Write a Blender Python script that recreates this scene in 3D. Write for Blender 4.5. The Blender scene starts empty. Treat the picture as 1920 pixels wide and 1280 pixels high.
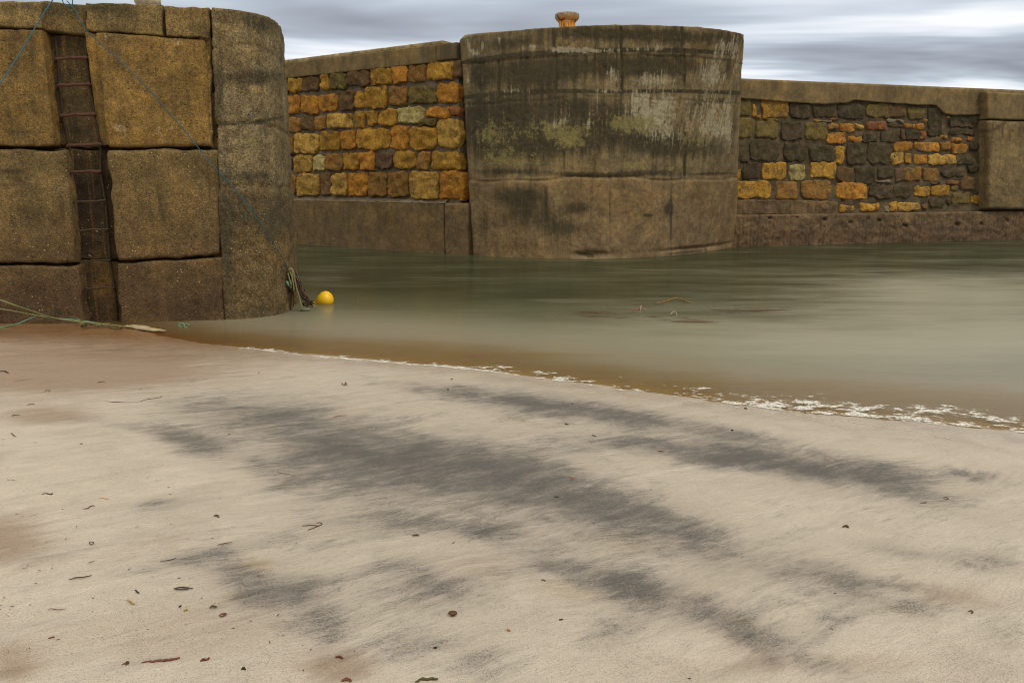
import bpy, bmesh, math, random
import numpy as np
from mathutils import Vector, noise as mn
R = math.radians
SC = bpy.context.scene
COL = SC.collection
random.seed(7)

# ------------------------------------------------------------------ camera
FPX, HC = 1450.0, 1.7                       # focal length in photo pixels, eye height above the water
PITCH = math.atan(300 / FPX)
cd = bpy.data.cameras.new('camera'); cam = bpy.data.objects.new('camera', cd); COL.objects.link(cam)
cam.location = (0, 0, HC); cam.rotation_euler = (math.pi / 2 - PITCH, 0, 0)
cd.sensor_width = 36; cd.lens = FPX / 1920 * 36; cd.clip_end = 3000; cd.clip_start = 0.05
SC.camera = cam

# ------------------------------------------------------------------ exposure, world, sun
SC.view_settings.view_transform = 'Standard'; SC.view_settings.look = 'None'
SC.view_settings.exposure = 0.16; SC.view_settings.gamma = 1.0; SC.view_settings.use_curve_mapping = False
try: SC.cycles.filter_width = 1.1
except Exception: pass
SUN = Vector((0.62, -0.42, 0.95)).normalized()


class G:
    """small helper for node trees"""
    def __init__(s, nt):
        s.nt = nt
    def put(s, sock, v):
        if v is None: return
        if isinstance(v, bpy.types.NodeSocket): s.nt.links.new(v, sock)
        elif isinstance(v, (tuple, list)):
            v = tuple(v)
            if sock.type == 'RGBA' and len(v) == 3: v = v + (1,)
            sock.default_value = v
        elif sock.type in ('RGBA',): sock.default_value = (v, v, v, 1)
        elif sock.type == 'VECTOR': sock.default_value = (v, v, v)
        else: sock.default_value = v
    def n(s, t, **kw):
        nd = s.nt.nodes.new(t)
        for k, v in kw.items(): setattr(nd, k, v)
        return nd
    def m(s, op, a, b=None, c=None, clamp=False):
        nd = s.n('ShaderNodeMath', operation=op, use_clamp=clamp)
        s.put(nd.inputs[0], a); s.put(nd.inputs[1], b)
        if c is not None: s.put(nd.inputs[2], c)
        return nd.outputs[0]
    def vm(s, op, a, b=None):
        nd = s.n('ShaderNodeVectorMath', operation=op); s.put(nd.inputs[0], a)
        if b is not None: s.put(nd.inputs[1], b)
        return nd.outputs[0]
    def noise(s, vec, scale, detail=4, rough=0.55, dist=0.0, color=False):
        nd = s.n('ShaderNodeTexNoise'); s.put(nd.inputs['Vector'], vec); s.put(nd.inputs['Scale'], scale)
        nd.inputs['Detail'].default_value = detail; nd.inputs['Roughness'].default_value = rough
        nd.inputs['Distortion'].default_value = dist
        return nd.outputs['Color' if color else 'Fac']
    def vor(s, vec, scale, feature='F1', rnd=1.0, out='Distance'):
        nd = s.n('ShaderNodeTexVoronoi', feature=feature); s.put(nd.inputs['Vector'], vec); s.put(nd.inputs['Scale'], scale)
        nd.inputs['Randomness'].default_value = rnd
        return nd.outputs[out]
    def mapv(s, vec, scale=(1, 1, 1), rot=(0, 0, 0), loc=(0, 0, 0)):
        nd = s.n('ShaderNodeMapping'); s.put(nd.inputs[0], vec)
        nd.inputs['Location'].default_value = loc; nd.inputs['Rotation'].default_value = rot; nd.inputs['Scale'].default_value = scale
        return nd.outputs[0]
    def step(s, v, a, b, lo=0.0, hi=1.0):
        nd = s.n('ShaderNodeMapRange', interpolation_type='SMOOTHSTEP', clamp=True)
        s.put(nd.inputs[0], v); s.put(nd.inputs[1], a); s.put(nd.inputs[2], b); s.put(nd.inputs[3], lo); s.put(nd.inputs[4], hi)
        return nd.outputs[0]
    def mix(s, f, a, b, mode='MIX'):
        nd = s.n('ShaderNodeMix', data_type='RGBA', blend_type=mode, clamp_factor=True)
        s.put(nd.inputs[0], f); s.put(nd.inputs[6], a); s.put(nd.inputs[7], b)
        return nd.outputs[2]
    def ramp(s, f, stops):
        nd = s.n('ShaderNodeValToRGB'); s.put(nd.inputs[0], f); el = nd.color_ramp.elements
        while len(el) > 1: el.remove(el[-1])
        el[0].position = stops[0][0]; el[0].color = tuple(stops[0][1]) + (1,)
        for p, c in stops[1:]:
            e = el.new(p); e.color = tuple(c) + (1,)
        return nd.outputs[0]
    def attr(s, name, out='Fac'):
        nd = s.n('ShaderNodeAttribute'); nd.attribute_name = name
        return nd.outputs[out]
    def bump(s, h, strength=0.5, dist=0.02, normal=None):
        nd = s.n('ShaderNodeBump'); s.put(nd.inputs['Height'], h)
        nd.inputs['Strength'].default_value = strength; nd.inputs['Distance'].default_value = dist
        if normal is not None: s.put(nd.inputs['Normal'], normal)
        return nd.outputs[0]


W = bpy.data.worlds.new('World'); SC.world = W; W.use_nodes = True
W.node_tree.nodes.clear(); g = G(W.node_tree)
sky = g.n('ShaderNodeTexSky'); sky.sky_type = 'NISHITA'; sky.sun_disc = False
sky.sun_elevation = math.asin(SUN.z); sky.sun_rotation = math.atan2(SUN.x, SUN.y)
bg1 = g.n('ShaderNodeBackground'); g.put(bg1.inputs[0], sky.outputs[0]); bg1.inputs[1].default_value = 0.06
tc = g.n('ShaderNodeTexCoord').outputs['Generated']
sp = g.n('ShaderNodeSeparateXYZ'); g.put(sp.inputs[0], tc)
zz = g.m('MAXIMUM', sp.outputs[2], 0.0)
den = g.m('ADD', zz, 0.07)
cb = g.n('ShaderNodeCombineXYZ'); g.put(cb.inputs[0], g.m('DIVIDE', sp.outputs[0], den)); g.put(cb.inputs[1], g.m('DIVIDE', sp.outputs[1], den))
pv = cb.outputs[0]
c1 = g.noise(g.mapv(pv, (0.30, 0.50, 1), (0, 0, R(-7)), (1.9, 3.4, 0)), 1.0, 4, 0.55, 0.7)
c2 = g.noise(g.mapv(pv, (0.42, 1.35, 1), (0, 0, R(-14)), (1.3, 8.2, 0)), 1.0, 4, 0.55, 0.5)
cl = g.m('ADD', g.m('MULTIPLY', c1, 0.80), g.m('MULTIPLY', c2, 0.20))
# the cloud layer is heavier and darker to the north-east (right), thin and pale in the middle
cr = g.ramp(cl, [(0.40, (0.33, 0.36, 0.42)), (0.455, (0.44, 0.48, 0.55)), (0.50, (0.55, 0.62, 0.70)), (0.545, (0.82, 0.88, 0.96)), (0.59, (1.08, 1.10, 1.13))])
zen = g.m('ADD', 1.0, g.m('MULTIPLY', g.step(zz, 0.25, 0.9), 1.0))
zc = g.mix(g.step(zz, 0.2, 0.6), (1, 1, 1), (1.09, 1.0, 0.78)); gd = g.mix(1.0, g.mix(1.0, cr, zen, 'MULTIPLY'), zc, 'MULTIPLY')
below = g.step(sp.outputs[2], -0.05, 0.0)
gd = g.mix(below, (0.2, 0.2, 0.2), gd)
bg2 = g.n('ShaderNodeBackground'); g.put(bg2.inputs[0], gd); bg2.inputs[1].default_value = 0.86
mx = g.n('ShaderNodeMixShader'); mx.inputs[0].default_value = 0.93
g.nt.links.new(bg1.outputs[0], mx.inputs[1]); g.nt.links.new(bg2.outputs[0], mx.inputs[2])
wo = g.n('ShaderNodeOutputWorld'); g.nt.links.new(mx.outputs[0], wo.inputs[0])

sl = bpy.data.lights.new('sun', 'SUN'); sl.energy = 1.3; sl.angle = R(14); sl.color = (1, 0.92, 0.78)
so = bpy.data.objects.new('sun', sl); COL.objects.link(so); so.location = (20, -20, 40)
so.rotation_euler = SUN.to_track_quat('Z', 'Y').to_euler()

# ------------------------------------------------------------------ measuring helpers
CF = np.array([0, math.cos(PITCH), -math.sin(PITCH)]); CU = np.array([0, math.sin(PITCH), math.cos(PITCH)])
CP = np.array([0, 0, HC])
def ray(u, v): return CF * FPX + np.array([1.0, 0, 0]) * (u - 960) + CU * (640 - v)
def at_z(u, v, z=0.0):
    r = ray(u, v); return CP + r * (z - HC) / r[2]
def on_plane(u, v, P0, N):
    r = ray(u, v); return CP + r * np.dot(P0 - CP, N) / np.dot(r, N)
def to_px(P):
    d = np.asarray(P) - CP
    f = d @ CF
    f = np.where(f < 0.1, 0.1, f)
    return 960 + FPX * d[..., 0] / f, 640 - FPX * (d @ CU) / f
def plane(a, b, off=0.0):                    # vertical plane through two waterline pixels; normal towards the viewer
    A = at_z(*a); B = at_z(*b); d = B - A; n = np.array([d[1], -d[0], 0]); n /= np.linalg.norm(n)
    return A + n * off, n
def paint(P, marks):                         # marks = (u, v, ru, rv, angle, strength) stains, painted shade and sheen measured on the photo
    P = np.asarray(P); u, v = to_px(P); o = np.zeros(len(P))
    for (cx, cy, ru, rv, an, st) in marks:
        a = R(an); dx = u - cx; dy = v - cy
        s = (dx * math.cos(a) + dy * math.sin(a)) / ru; t = (-dx * math.sin(a) + dy * math.cos(a)) / rv
        o = np.maximum(o, 0) + st * np.exp(-(s * s + t * t))
    return o
def line_marks(pts, w, st, gap=None):
    out = []
    for (a, b) in zip(pts[:-1], pts[1:]):
        L = math.hypot(b[0] - a[0], b[1] - a[1]); k = max(1, int(L / (gap or w)))
        for i in range(k):
            t = i / k; out.append((a[0] + (b[0] - a[0]) * t, a[1] + (b[1] - a[1]) * t, w, w, 0, st))
    return out
def fbm(p, oct=4, H=0.6): return mn.fractal(Vector(p), H, 2.1, oct, noise_basis='PERLIN_ORIGINAL')
def fbms(P, sc, oct=4, off=0.0, H=0.6):
    sc = np.array(sc) if np.ndim(sc) else np.array([sc, sc, sc])
    return np.array([fbm(q, oct, H) for q in (np.asarray(P) * sc + off)])

# ------------------------------------------------------------------ object helpers
def mk(name, V, F, mat, parent=None, attrs=None, smooth=True, cols=None):
    me = bpy.data.meshes.new(name); me.from_pydata([tuple(map(float, q)) for q in V], [], [tuple(map(int, f)) for f in F]); me.update()
    if attrs:
        for k, a in attrs.items():
            at = me.attributes.new(k, 'FLOAT', 'POINT'); at.data.foreach_set('value', np.asarray(a, dtype=np.float32))
    if cols is not None:
        at = me.attributes.new('tint', 'FLOAT_COLOR', 'POINT')
        c = np.ones((len(V), 4), dtype=np.float32); c[:, :3] = cols; at.data.foreach_set('color', c.ravel())
    if smooth: me.polygons.foreach_set('use_smooth', [True] * len(me.polygons))
    o = bpy.data.objects.new(name, me); COL.objects.link(o); o.data.materials.append(mat)
    if parent is not None: o.parent = parent; o.matrix_parent_inverse = parent.matrix_world.inverted()
    return o
def empty(name, label, cat, loc=(0, 0, 0), group=None):
    o = bpy.data.objects.new(name, None); COL.objects.link(o); o.location = tuple(map(float, loc)); o['label'] = label; o['category'] = cat
    if group: o['group'] = group
    o.empty_display_size = 0.2
    bpy.context.view_layer.update()
    return o
def tag(o, label=None, cat=None, group=None, kind=None):
    if label: o['label'] = label
    if cat: o['category'] = cat
    if group: o['group'] = group
    if kind: o['kind'] = kind
    return o
def grid_faces(nr, nc, off=0, flip=False):
    F = []
    for i in range(nr - 1):
        for j in range(nc - 1):
            a = off + i * nc + j
            q = (a, a + nc, a + nc + 1, a + 1)
            F.append(q[::-1] if flip else q)
    return F
def box(V, F, lo, hi, fr=None):
    b = len(V)
    for x in (lo[0], hi[0]):
        for y in (lo[1], hi[1]):
            for z in (lo[2], hi[2]): V.append((x, y, z) if fr is None else fr(x, y, z))
    for q in ((0, 1, 3, 2), (4, 6, 7, 5), (0, 4, 5, 1), (2, 3, 7, 6), (0, 2, 6, 4), (1, 5, 7, 3)): F.append(tuple(b + k for k in q))

def axis(L, r, step):
    r = min(r, L * 0.48)
    e = [0, 0.12 * r, 0.35 * r, 0.65 * r, r]
    k = max(2, int((L - 2 * r) / step) + 1)
    mid = list(np.linspace(r, L - r, k + 1)[1:-1])
    return np.array(e + mid + [L - q for q in e[::-1]]), r
def patch(c4, N, r=0.05, back=0.1, step=0.05, corner=0.0, q=6, jag=0.0, jf=3.0, rough=0.0, rf=6.0, seed=0.0, lift=0.0, bulge=0.0):
    """a rounded block: front face on the quad c4 (TL,TR,BR,BL), edges rounded with radius r, sides running `back` behind"""
    TL, TR, BR, BL = [np.asarray(c, float) for c in c4]
    Wd = (np.linalg.norm(TR - TL) + np.linalg.norm(BR - BL)) / 2; Hd = (np.linalg.norm(TL - BL) + np.linalg.norm(TR - BR)) / 2
    ax, rx = axis(Wd, r, step); ay, ry = axis(Hd, r, step)
    rr = min(rx, ry)
    X, Y = np.meshgrid(ax, ay)
    s = X / Wd * 2 - 1; t = Y / Hd * 2 - 1
    dx = np.minimum(X, Wd - X); dy = np.minimum(Y, Hd - Y)
    def drop(d): d = np.clip(d, 0, rr); return rr - np.sqrt(np.maximum(rr * rr - (rr - d) ** 2, 0))
    h = -np.minimum(drop(dx) + drop(dy), rr * 1.3)
    h = h + bulge * (1 - s ** 2) * (1 - t ** 2)
    s2 = s * (1 - corner * np.abs(t) ** q); t2 = t * (1 - corner * np.abs(s) ** q)
    a = (s2 + 1) / 2; b = (t2 + 1) / 2
    P = (TL[None, None] * ((1 - a) * (1 - b))[..., None] + TR[None, None] * (a * (1 - b))[..., None]
         + BR[None, None] * (a * b)[..., None] + BL[None, None] * ((1 - a) * b)[..., None])
    nr, nc = X.shape
    P = P.reshape(-1, 3); h = h.ravel() + lift
    T = (TR - TL) / Wd; Z = (TL - BL) / Hd
    if jag:
        P = P + T * (jag * fbms(P, jf, 3, seed + 11.3))[:, None] + Z * (jag * fbms(P, jf, 3, seed + 47.7))[:, None]
    if rough: h = h + rough * fbms(P, rf, 4, seed + 5.1)
    P = P + N * h[:, None]
    V = list(P); F = grid_faces(nr, nc)
    ring = [j for j in range(nc)] + [i * nc + nc - 1 for i in range(1, nr)] + [(nr - 1) * nc + j for j in range(nc - 2, -1, -1)] + [i * nc for i in range(nr - 2, 0, -1)]
    b0 = len(V)
    for k in ring: V.append(P[k] - N * back)
    n = len(ring)
    for k in range(n): F.append((ring[k], ring[(k + 1) % n], b0 + (k + 1) % n, b0 + k))
    F.append(tuple(b0 + k for k in range(n))[::-1])
    return np.array(V), F

class Acc:
    def __init__(s): s.V = []; s.F = []; s.C = []
    def add(s, V, F, col=None):
        b = len(s.V); s.V += list(V); s.F += [tuple(b + k for k in f) for f in F]
        if col is not None: s.C += [col] * len(V)
def tube(pts, rad, k=7, closed_ends=True):
    pts = [np.asarray(p, float) for p in pts]; V = []; F = []; n = len(pts)
    rad = [rad] * n if np.ndim(rad) == 0 else list(rad)
    up = np.array([0.13, 0.27, 0.95])
    for i, p in enumerate(pts):
        d = pts[min(i + 1, n - 1)] - pts[max(i - 1, 0)]; d = d / (np.linalg.norm(d) + 1e-9)
        a = np.cross(d, up)
        if np.linalg.norm(a) < 1e-3: a = np.cross(d, [1, 0, 0])
        a /= np.linalg.norm(a); b = np.cross(a, d)
        for j in range(k):
            th = 2 * math.pi * j / k; V.append(p + rad[i] * (a * math.cos(th) + b * math.sin(th)))
    for i in range(n - 1):
        for j in range(k): F.append((i * k + j, i * k + (j + 1) % k, (i + 1) * k + (j + 1) % k, (i + 1) * k + j))
    if closed_ends: F.append(tuple(range(k))[::-1]); F.append(tuple((n - 1) * k + j for j in range(k)))
    return V, F
def spline(pts, n):
    """Catmull-Rom through pts, resampled evenly"""
    P = [np.asarray(p, float) for p in pts]; P = [2 * P[0] - P[1]] + P + [2 * P[-1] - P[-2]]
    out = []
    for i in range(1, len(P) - 2):
        for t in np.linspace(0, 1, 24, endpoint=False):
            out.append(0.5 * ((2 * P[i]) + (-P[i - 1] + P[i + 1]) * t + (2 * P[i - 1] - 5 * P[i] + 4 * P[i + 1] - P[i + 2]) * t ** 2 + (-P[i - 1] + 3 * P[i] - 3 * P[i + 1] + P[i + 2]) * t ** 3))
    out.append(P[-2]); out = np.array(out)
    L = np.concatenate([[0], np.cumsum(np.linalg.norm(np.diff(out, axis=0), axis=1))])
    u = np.linspace(0, L[-1], n)
    return np.array([[np.interp(q, L, out[:, k]) for k in range(out.shape[1])] for q in u]), L[-1]

def spline_i(pts, n):
    """monotone blend through pts, the same share of samples between each pair (so two rails stay in step)"""
    P = np.array(pts, float); k = len(P); w = np.ones(k - 1); w[:2] = 0.3; w[-2:] = 0.3
    t = np.concatenate([[0], np.cumsum(w)]); u = np.linspace(0, t[-1], n * 8); Q = np.array([[np.interp(q, t, P[:, c]) for c in range(P.shape[1])] for q in u])
    ker = np.hanning(2 * int(n * 8 / k * 0.55) + 1); ker /= ker.sum(); h = len(ker) // 2
    S = np.stack([np.convolve(np.pad(Q[:, c], h, mode='edge'), ker, 'valid') for c in range(Q.shape[1])], 1)
    S = S[::8][:n]; L = np.sum(np.linalg.norm(np.diff(S, axis=0), axis=1)); return S, L

# ------------------------------------------------------------------ materials
def material(name):
    m = bpy.data.materials.new(name); m.use_nodes = True; m.node_tree.nodes.clear(); g = G(m.node_tree)
    b = g.n('ShaderNodeBsdfPrincipled'); o = g.n('ShaderNodeOutputMaterial'); g.nt.links.new(b.outputs[0], o.inputs[0])
    return m, g, b
def pos(g): return g.n('ShaderNodeNewGeometry').outputs['Position']
def concrete(name, top=(0.19, 0.15, 0.10), low=(0.12, 0.085, 0.055), zsplit=1.7, zsoft=0.35, grit=1.0, algae=(0.05, 0.047, 0.035),
             gold=0.3, drips=0.3, barn=0.5, joints=(), lichen=0.3, white=0.5, bs=1.0, upos=False, rough=0.85, gritscale=1.0):
    m, g, b = material(name); P = pos(g)
    z = g.n('ShaderNodeSeparateXYZ'); g.put(z.inputs[0], P); Z = z.outputs[2]
    n1 = g.noise(P, 0.9, 6, 0.6); n2 = g.noise(P, 3.2, 6, 0.65); n3 = g.noise(P, 14, 5, 0.7); n4 = g.noise(P, 58 * gritscale, 4, 0.85)
    drip = g.noise(g.mapv(P, (5.5, 5.5, 0.45)), 1.0, 5, 0.65, 0.6)
    drip2 = g.noise(g.mapv(P, (16, 16, 0.8), loc=(4, 2, 1)), 1.0, 4, 0.6, 0.3)
    zn = g.m('ADD', Z, g.m('MULTIPLY', g.m('SUBTRACT', n2, 0.5), 0.9))
    fz = g.step(zn, zsplit - zsoft, zsplit + zsoft)
    c = g.mix(fz, low, top)
    c = g.mix(g.step(n2, 0.35, 0.75, 0, 0.55), c, g.mix(1.0, c, (1.35, 1.25, 1.05), 'MULTIPLY'))
    c = g.mix(g.m('MULTIPLY', g.step(n1, 0.42, 0.68), gold), c, (0.24, 0.145, 0.035))
    c = g.mix(1.0, c, g.ramp(g.noise(P, 1.9, 5, 0.7), [(0.33, (0.68, 0.66, 0.62)), (0.5, (1, 1, 1)), (0.66, (1.42, 1.38, 1.28))]), 'MULTIPLY')
    c = g.mix(1.0, c, g.ramp(g.noise(P, 7.5, 5, 0.75), [(0.34, (0.80, 0.76, 0.72)), (0.5, (1, 1, 1)), (0.66, (1.22, 1.18, 1.1))]), 'MULTIPLY')
    # algae and grime; the dark mask also carries some painted shade
    gr = g.step(g.m('ADD', g.m('MULTIPLY', n2, 0.6), g.m('MULTIPLY', drip, 0.5)), 0.52, 0.72, 0, 0.7)
    gr = g.m('MULTIPLY', gr, g.step(fz, 0, 1, 0.35, 1))
    c = g.mix(gr, c, algae)
    dk = g.attr('dark'); lt = g.attr('pale'); yl = g.attr('lichen')
    md = g.step(g.m('ADD', dk, g.m('MULTIPLY', g.m('SUBTRACT', g.m('ADD', g.m('MULTIPLY', drip, 0.55), g.m('MULTIPLY', n3, 0.45)), 0.5), 2.6)), 0.15, 0.85, 0, 0.88)
    c = g.mix(md, c, algae)
    # warm run-off
    c = g.mix(g.m('MULTIPLY', g.step(drip2, 0.52, 0.72), drips), c, (0.20, 0.115, 0.045))
    # pale lime runs
    mw = g.step(g.m('ADD', lt, g.m('MULTIPLY', g.m('SUBTRACT', g.m('ADD', g.m('MULTIPLY', drip2, 0.6), g.m('MULTIPLY', n3, 0.4)), 0.5), 3.2)), 0.42, 0.95, 0, 0.85 * white)
    c = g.mix(mw, c, (0.34, 0.315, 0.26))
    ml = g.step(g.m('ADD', g.m('ADD', yl, -0.30 + 0.25 * lichen), g.m('MULTIPLY', g.m('SUBTRACT', g.noise(P, 6, 9, 0.82), 0.5), 4.2)), 0.35, 0.75, 0, 0.8)
    c = g.mix(ml, c, (0.205, 0.180, 0.080))
    # aggregate grain and pits
    c = g.mix(grit * 0.75, c, g.mix(1.0, c, g.ramp(n4, [(0.40, (0.34, 0.31, 0.28)), (0.5, (0.95, 0.95, 0.95)), (0.60, (1.9, 1.8, 1.55))]), 'MULTIPLY'))
    c = g.mix(grit * 0.6, c, g.mix(1.0, c, g.ramp(n3, [(0.38, (0.66, 0.63, 0.60)), (0.5, (1, 1, 1)), (0.62, (1.3, 1.25, 1.17))]), 'MULTIPLY'))
    v1 = g.vor(P, 26); pit = g.step(v1, 0.08, 0.26, 1, 0); pitm = g.m('MULTIPLY', pit, g.step(g.noise(P, 5, 4, 0.7), 0.48, 0.58))
    c = g.mix(g.m('MULTIPLY', pitm, 0.8), c, (0.02, 0.016, 0.012))
    if barn:
        v2 = g.vor(P, 16, rnd=1.0); bm = g.m('MULTIPLY', g.step(v2, 0.11, 0.19, 1, 0), g.step(g.noise(P, 2.6, 3), 0.50 - 0.1 * barn, 0.60))
        bm = g.m('MULTIPLY', bm, g.step(Z, 2.4, 3.6, 1, 0.35))
        c = g.mix(g.m('MULTIPLY', bm, 0.75), c, (0.40, 0.34, 0.22))
    else: bm = 0.0
    jh = 0.0
    for (zj, w, st) in joints:
        d = g.m('ABSOLUTE', g.m('SUBTRACT', g.m('ADD', Z, g.m('MULTIPLY', g.m('SUBTRACT', n3, 0.5), 0.06)), zj))
        jm = g.m('MULTIPLY', g.step(d, w * 0.3, w, 1, 0), g.m('MULTIPLY', g.step(n2, 0.3, 0.55, 0.35, 1), st))
        c = g.mix(jm, c, (0.025, 0.02, 0.015)); jh = g.m('ADD', jh, jm) if not isinstance(jh, float) else jm
    c = g.mix(1.0, c, (1.0, 0.95, 0.80), 'MULTIPLY')
    g.put(b.inputs['Base Color'], c)
    g.put(b.inputs['Roughness'], g.step(Z, 0.0, 1.2, rough - 0.2, rough)); b.inputs['Specular IOR Level'].default_value = 0.3
    h = g.m('ADD', g.m('MULTIPLY', n3, 0.9), g.m('MULTIPLY', n4, 0.55 * grit))
    h = g.m('SUBTRACT', h, g.m('MULTIPLY', pitm, 0.7))
    if barn: h = g.m('ADD', h, g.m('MULTIPLY', bm, 0.5))
    if not isinstance(jh, float): h = g.m('SUBTRACT', h, jh)
    g.put(b.inputs['Normal'], g.bump(h, 0.85 * bs, 0.03))
    return m

def stone_mat(name, smear=0.0, mort=(0.1, 0.07, 0.04)):
    m, g, b = material(name); P = pos(g); t = g.attr('tint', 'Color')
    n2 = g.noise(P, 5, 5, 0.65); n3 = g.noise(P, 22, 6, 0.7); n4 = g.noise(P, 90, 3, 0.7)
    c = g.mix(g.step(n2, 0.35, 0.7, 0, 0.55), t, g.mix(1.0, t, (0.62, 0.50, 0.42), 'MULTIPLY'))
    c = g.mix(g.step(g.noise(P, 8, 5, 0.7), 0.55, 0.72, 0, 0.5), c, g.mix(1.0, t, (1.25, 1.3, 1.5), 'MULTIPLY'))
    c = g.mix(0.7, c, g.mix(1.0, c, g.ramp(n3, [(0.28, (0.38, 0.32, 0.28)), (0.5, (1, 1, 1)), (0.72, (1.6, 1.55, 1.45))]), 'MULTIPLY'))
    c = g.mix(0.5, c, g.mix(1.0, c, g.ramp(n4, [(0.3, (0.5, 0.5, 0.5)), (0.5, (1, 1, 1)), (0.72, (1.5, 1.5, 1.5))]), 'MULTIPLY'))
    v = g.vor(g.vm('ADD', P, g.vm('MULTIPLY', g.noise(P, 20, 2, color=True), (0.06, 0.06, 0.06))), 24)
    pitm = g.m('MULTIPLY', g.step(v, 0.08, 0.30, 1, 0), g.step(g.m('ADD', g.noise(P, 3.1, 3), g.m('MULTIPLY', n2, 0.25)), 0.50, 0.60))
    v2 = g.vor(g.vm('ADD', P, g.vm('MULTIPLY', g.noise(P, 30, 2, color=True), (0.04, 0.04, 0.04))), 48)
    pitm = g.m('MAXIMUM', pitm, g.m('MULTIPLY', g.step(v2, 0.10, 0.30, 0.9, 0), g.step(g.noise(g.mapv(P, loc=(5, 5, 5)), 4, 3), 0.48, 0.58)))
    c = g.mix(g.m('MULTIPLY', pitm, 0.85), c, (0.035, 0.02, 0.01))
    c = g.mix(g.step(g.noise(P, 2.6, 7, 0.75), 0.50, 0.68, 0, 0.7), c, (0.080, 0.055, 0.022))
    if smear: c = g.mix(g.step(g.noise(P, 4.5, 6, 0.72), 0.50, 0.60, 0, smear), c, mort)
    g.put(b.inputs['Base Color'], c); b.inputs['Roughness'].default_value = 0.88; b.inputs['Specular IOR Level'].default_value = 0.25
    h = g.m('SUBTRACT', g.m('ADD', n3, g.m('MULTIPLY', n4, 0.35)), g.m('MULTIPLY', pitm, 1.2))
    g.put(b.inputs['Normal'], g.bump(h, 0.95, 0.035))
    return m
def plain(name, col, rough=0.7, var=0.35, sc=30, col2=None, spec=0.3, bump=0.4, bd=0.003, tint=False):
    m, g, b = material(name); P = pos(g); n = g.noise(P, sc, 4, 0.65)
    base = g.attr('tint', 'Color') if tint else col
    c = g.mix(g.step(n, 0.35, 0.65), base, col2 if col2 else tuple(q * (1 - var) for q in col)) if not tint else g.mix(g.step(n, 0.35, 0.65), base, g.mix(1.0, base, (0.6, 0.55, 0.5), 'MULTIPLY'))
    g.put(b.inputs['Base Color'], c); b.inputs['Roughness'].default_value = rough; b.inputs['Specular IOR Level'].default_value = spec
    g.put(b.inputs['Normal'], g.bump(n, bump, bd)); return m

# ------------------------------------------------------------------ the beach
SHX = [-60, -9.0, -6.2, -4.61, -3.4, -2.26, -0.3, 1.05, 2.16, 3.56, 8, 40]
SHY = [30, 11.2, 9.75, 9.05, 8.15, 7.66, 6.98, 6.19, 5.60, 5.14, 4.1, 1.0]
def shore_y(x): return np.interp(x, SHX, SHY)
def sand_z(x, y):
    d = (shore_y(x) - y) * 0.93
    up = 0.052 * np.minimum(d, 6) + 0.02 * np.maximum(d - 6, 0); up = np.minimum(up, 0.9)
    dn = 0.085 * d; dn = np.maximum(dn, -1.6)
    return np.where(d > 0, up, dn)
def nonuni(a, b, fa, fb, fine, grow=1.25):
    xs = list(np.arange(fa, fb + fine * 0.5, fine)); s = fine; x = fa
    lo = []
    while x > a: s *= grow; x -= s; lo.append(x)
    s = fine; x = xs[-1]; hi = []
    while x < b: s *= grow; x += s; hi.append(x)
    return np.array(lo[::-1] + xs + hi)
DARK = [(700, 870, 330, 60, 12, .34), (1200, 990, 330, 60, 16, .36), (1500, 880, 330, 40, 8, .25), (560, 1130, 200, 60, 12, .30), (1250, 1130, 300, 50, 16, .30), (1620, 1090, 220, 50, 14, .28), (800, 1100, 200, 50, 0, .25), (950, 770, 300, 30, 8, .28), (1750, 950, 220, 40, 10, .22), (380, 1020, 200, 60, -8, .20), (1000, 1190, 250, 60, 5, .22),
 (530, 795, 190, 30, 8, .70), (640, 845, 150, 42, 20, .85), (760, 885, 150, 34, 4, 1.0), (930, 870, 120, 30, 8, .7), (1010, 920, 170, 32, 18, .85),
        (1180, 962, 150, 28, 20, .85), (1315, 1015, 60, 25, 22, .7), (375, 836, 62, 15, 12, 1.0), (300, 812, 60, 8, 10, .5), (400, 770, 90, 15, 5, .45),
        (840, 735, 110, 7, 8, .6), (960, 752, 120, 10, 9, .8), (1080, 766, 140, 13, 8, 1.0), (1230, 790, 150, 11, 10, .8), (1360, 806, 90, 8, 9, .5),
        (1200, 835, 110, 10, 8, .6), (1330, 850, 150, 12, 7, .95), (1440, 862, 120, 15, 8, 1.1), (1600, 890, 150, 18, 8, 1.0), (1700, 922, 80, 10, 16, .6), (1800, 890, 110, 9, 5, .5),
        (450, 1080, 55, 22, 25, 1.05), (530, 1105, 80, 18, -8, .85), (600, 1165, 48, 28, 30, 1.05), (760, 1070, 62, 20, 0, .75), (830, 1108, 75, 18, -8, .9),
        (775, 1215, 60, 22, 0, .55), (900, 1240, 50, 28, 10, .55), (1120, 1085, 100, 16, 12, .75), (1215, 1118, 90, 20, 20, 1.0), (1340, 1150, 90, 17, 25, .95), (1400, 1195, 60, 13, 22, .6),
        (1490, 1068, 65, 13, 5, .85), (1590, 1100, 62, 17, 18, 1.05), (1710, 1135, 60, 13, 15, .6), (1690, 1035, 60, 8, 8, .75), (1850, 1055, 80, 14, 8, .75),
        (310, 945, 70, 8, -8, .75), (545, 905, 60, 18, 10, .65), (340, 1050, 90, 10, -12, .45), (640, 985, 130, 26, -5, .5), (290, 1240, 110, 8, -12, .45),
        (1150, 1185, 60, 22, -20, .5), (1540, 1175, 60, 18, -20, .5), (1560, 1255, 60, 15, 12, .55), (1885, 1200, 30, 22, 30, .5), (780, 985, 130, 10, 3, .5),
        (60, 1170, 120, 8, -14, .35), (110, 1040, 90, 6, -12, .4), (1080, 840, 60, 12, 10, .4), (180, 790, 70, 7, 10, .35), (960, 1010, 100, 16, 8, .5), (1050, 1060, 90, 12, 15, .4)]
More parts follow.
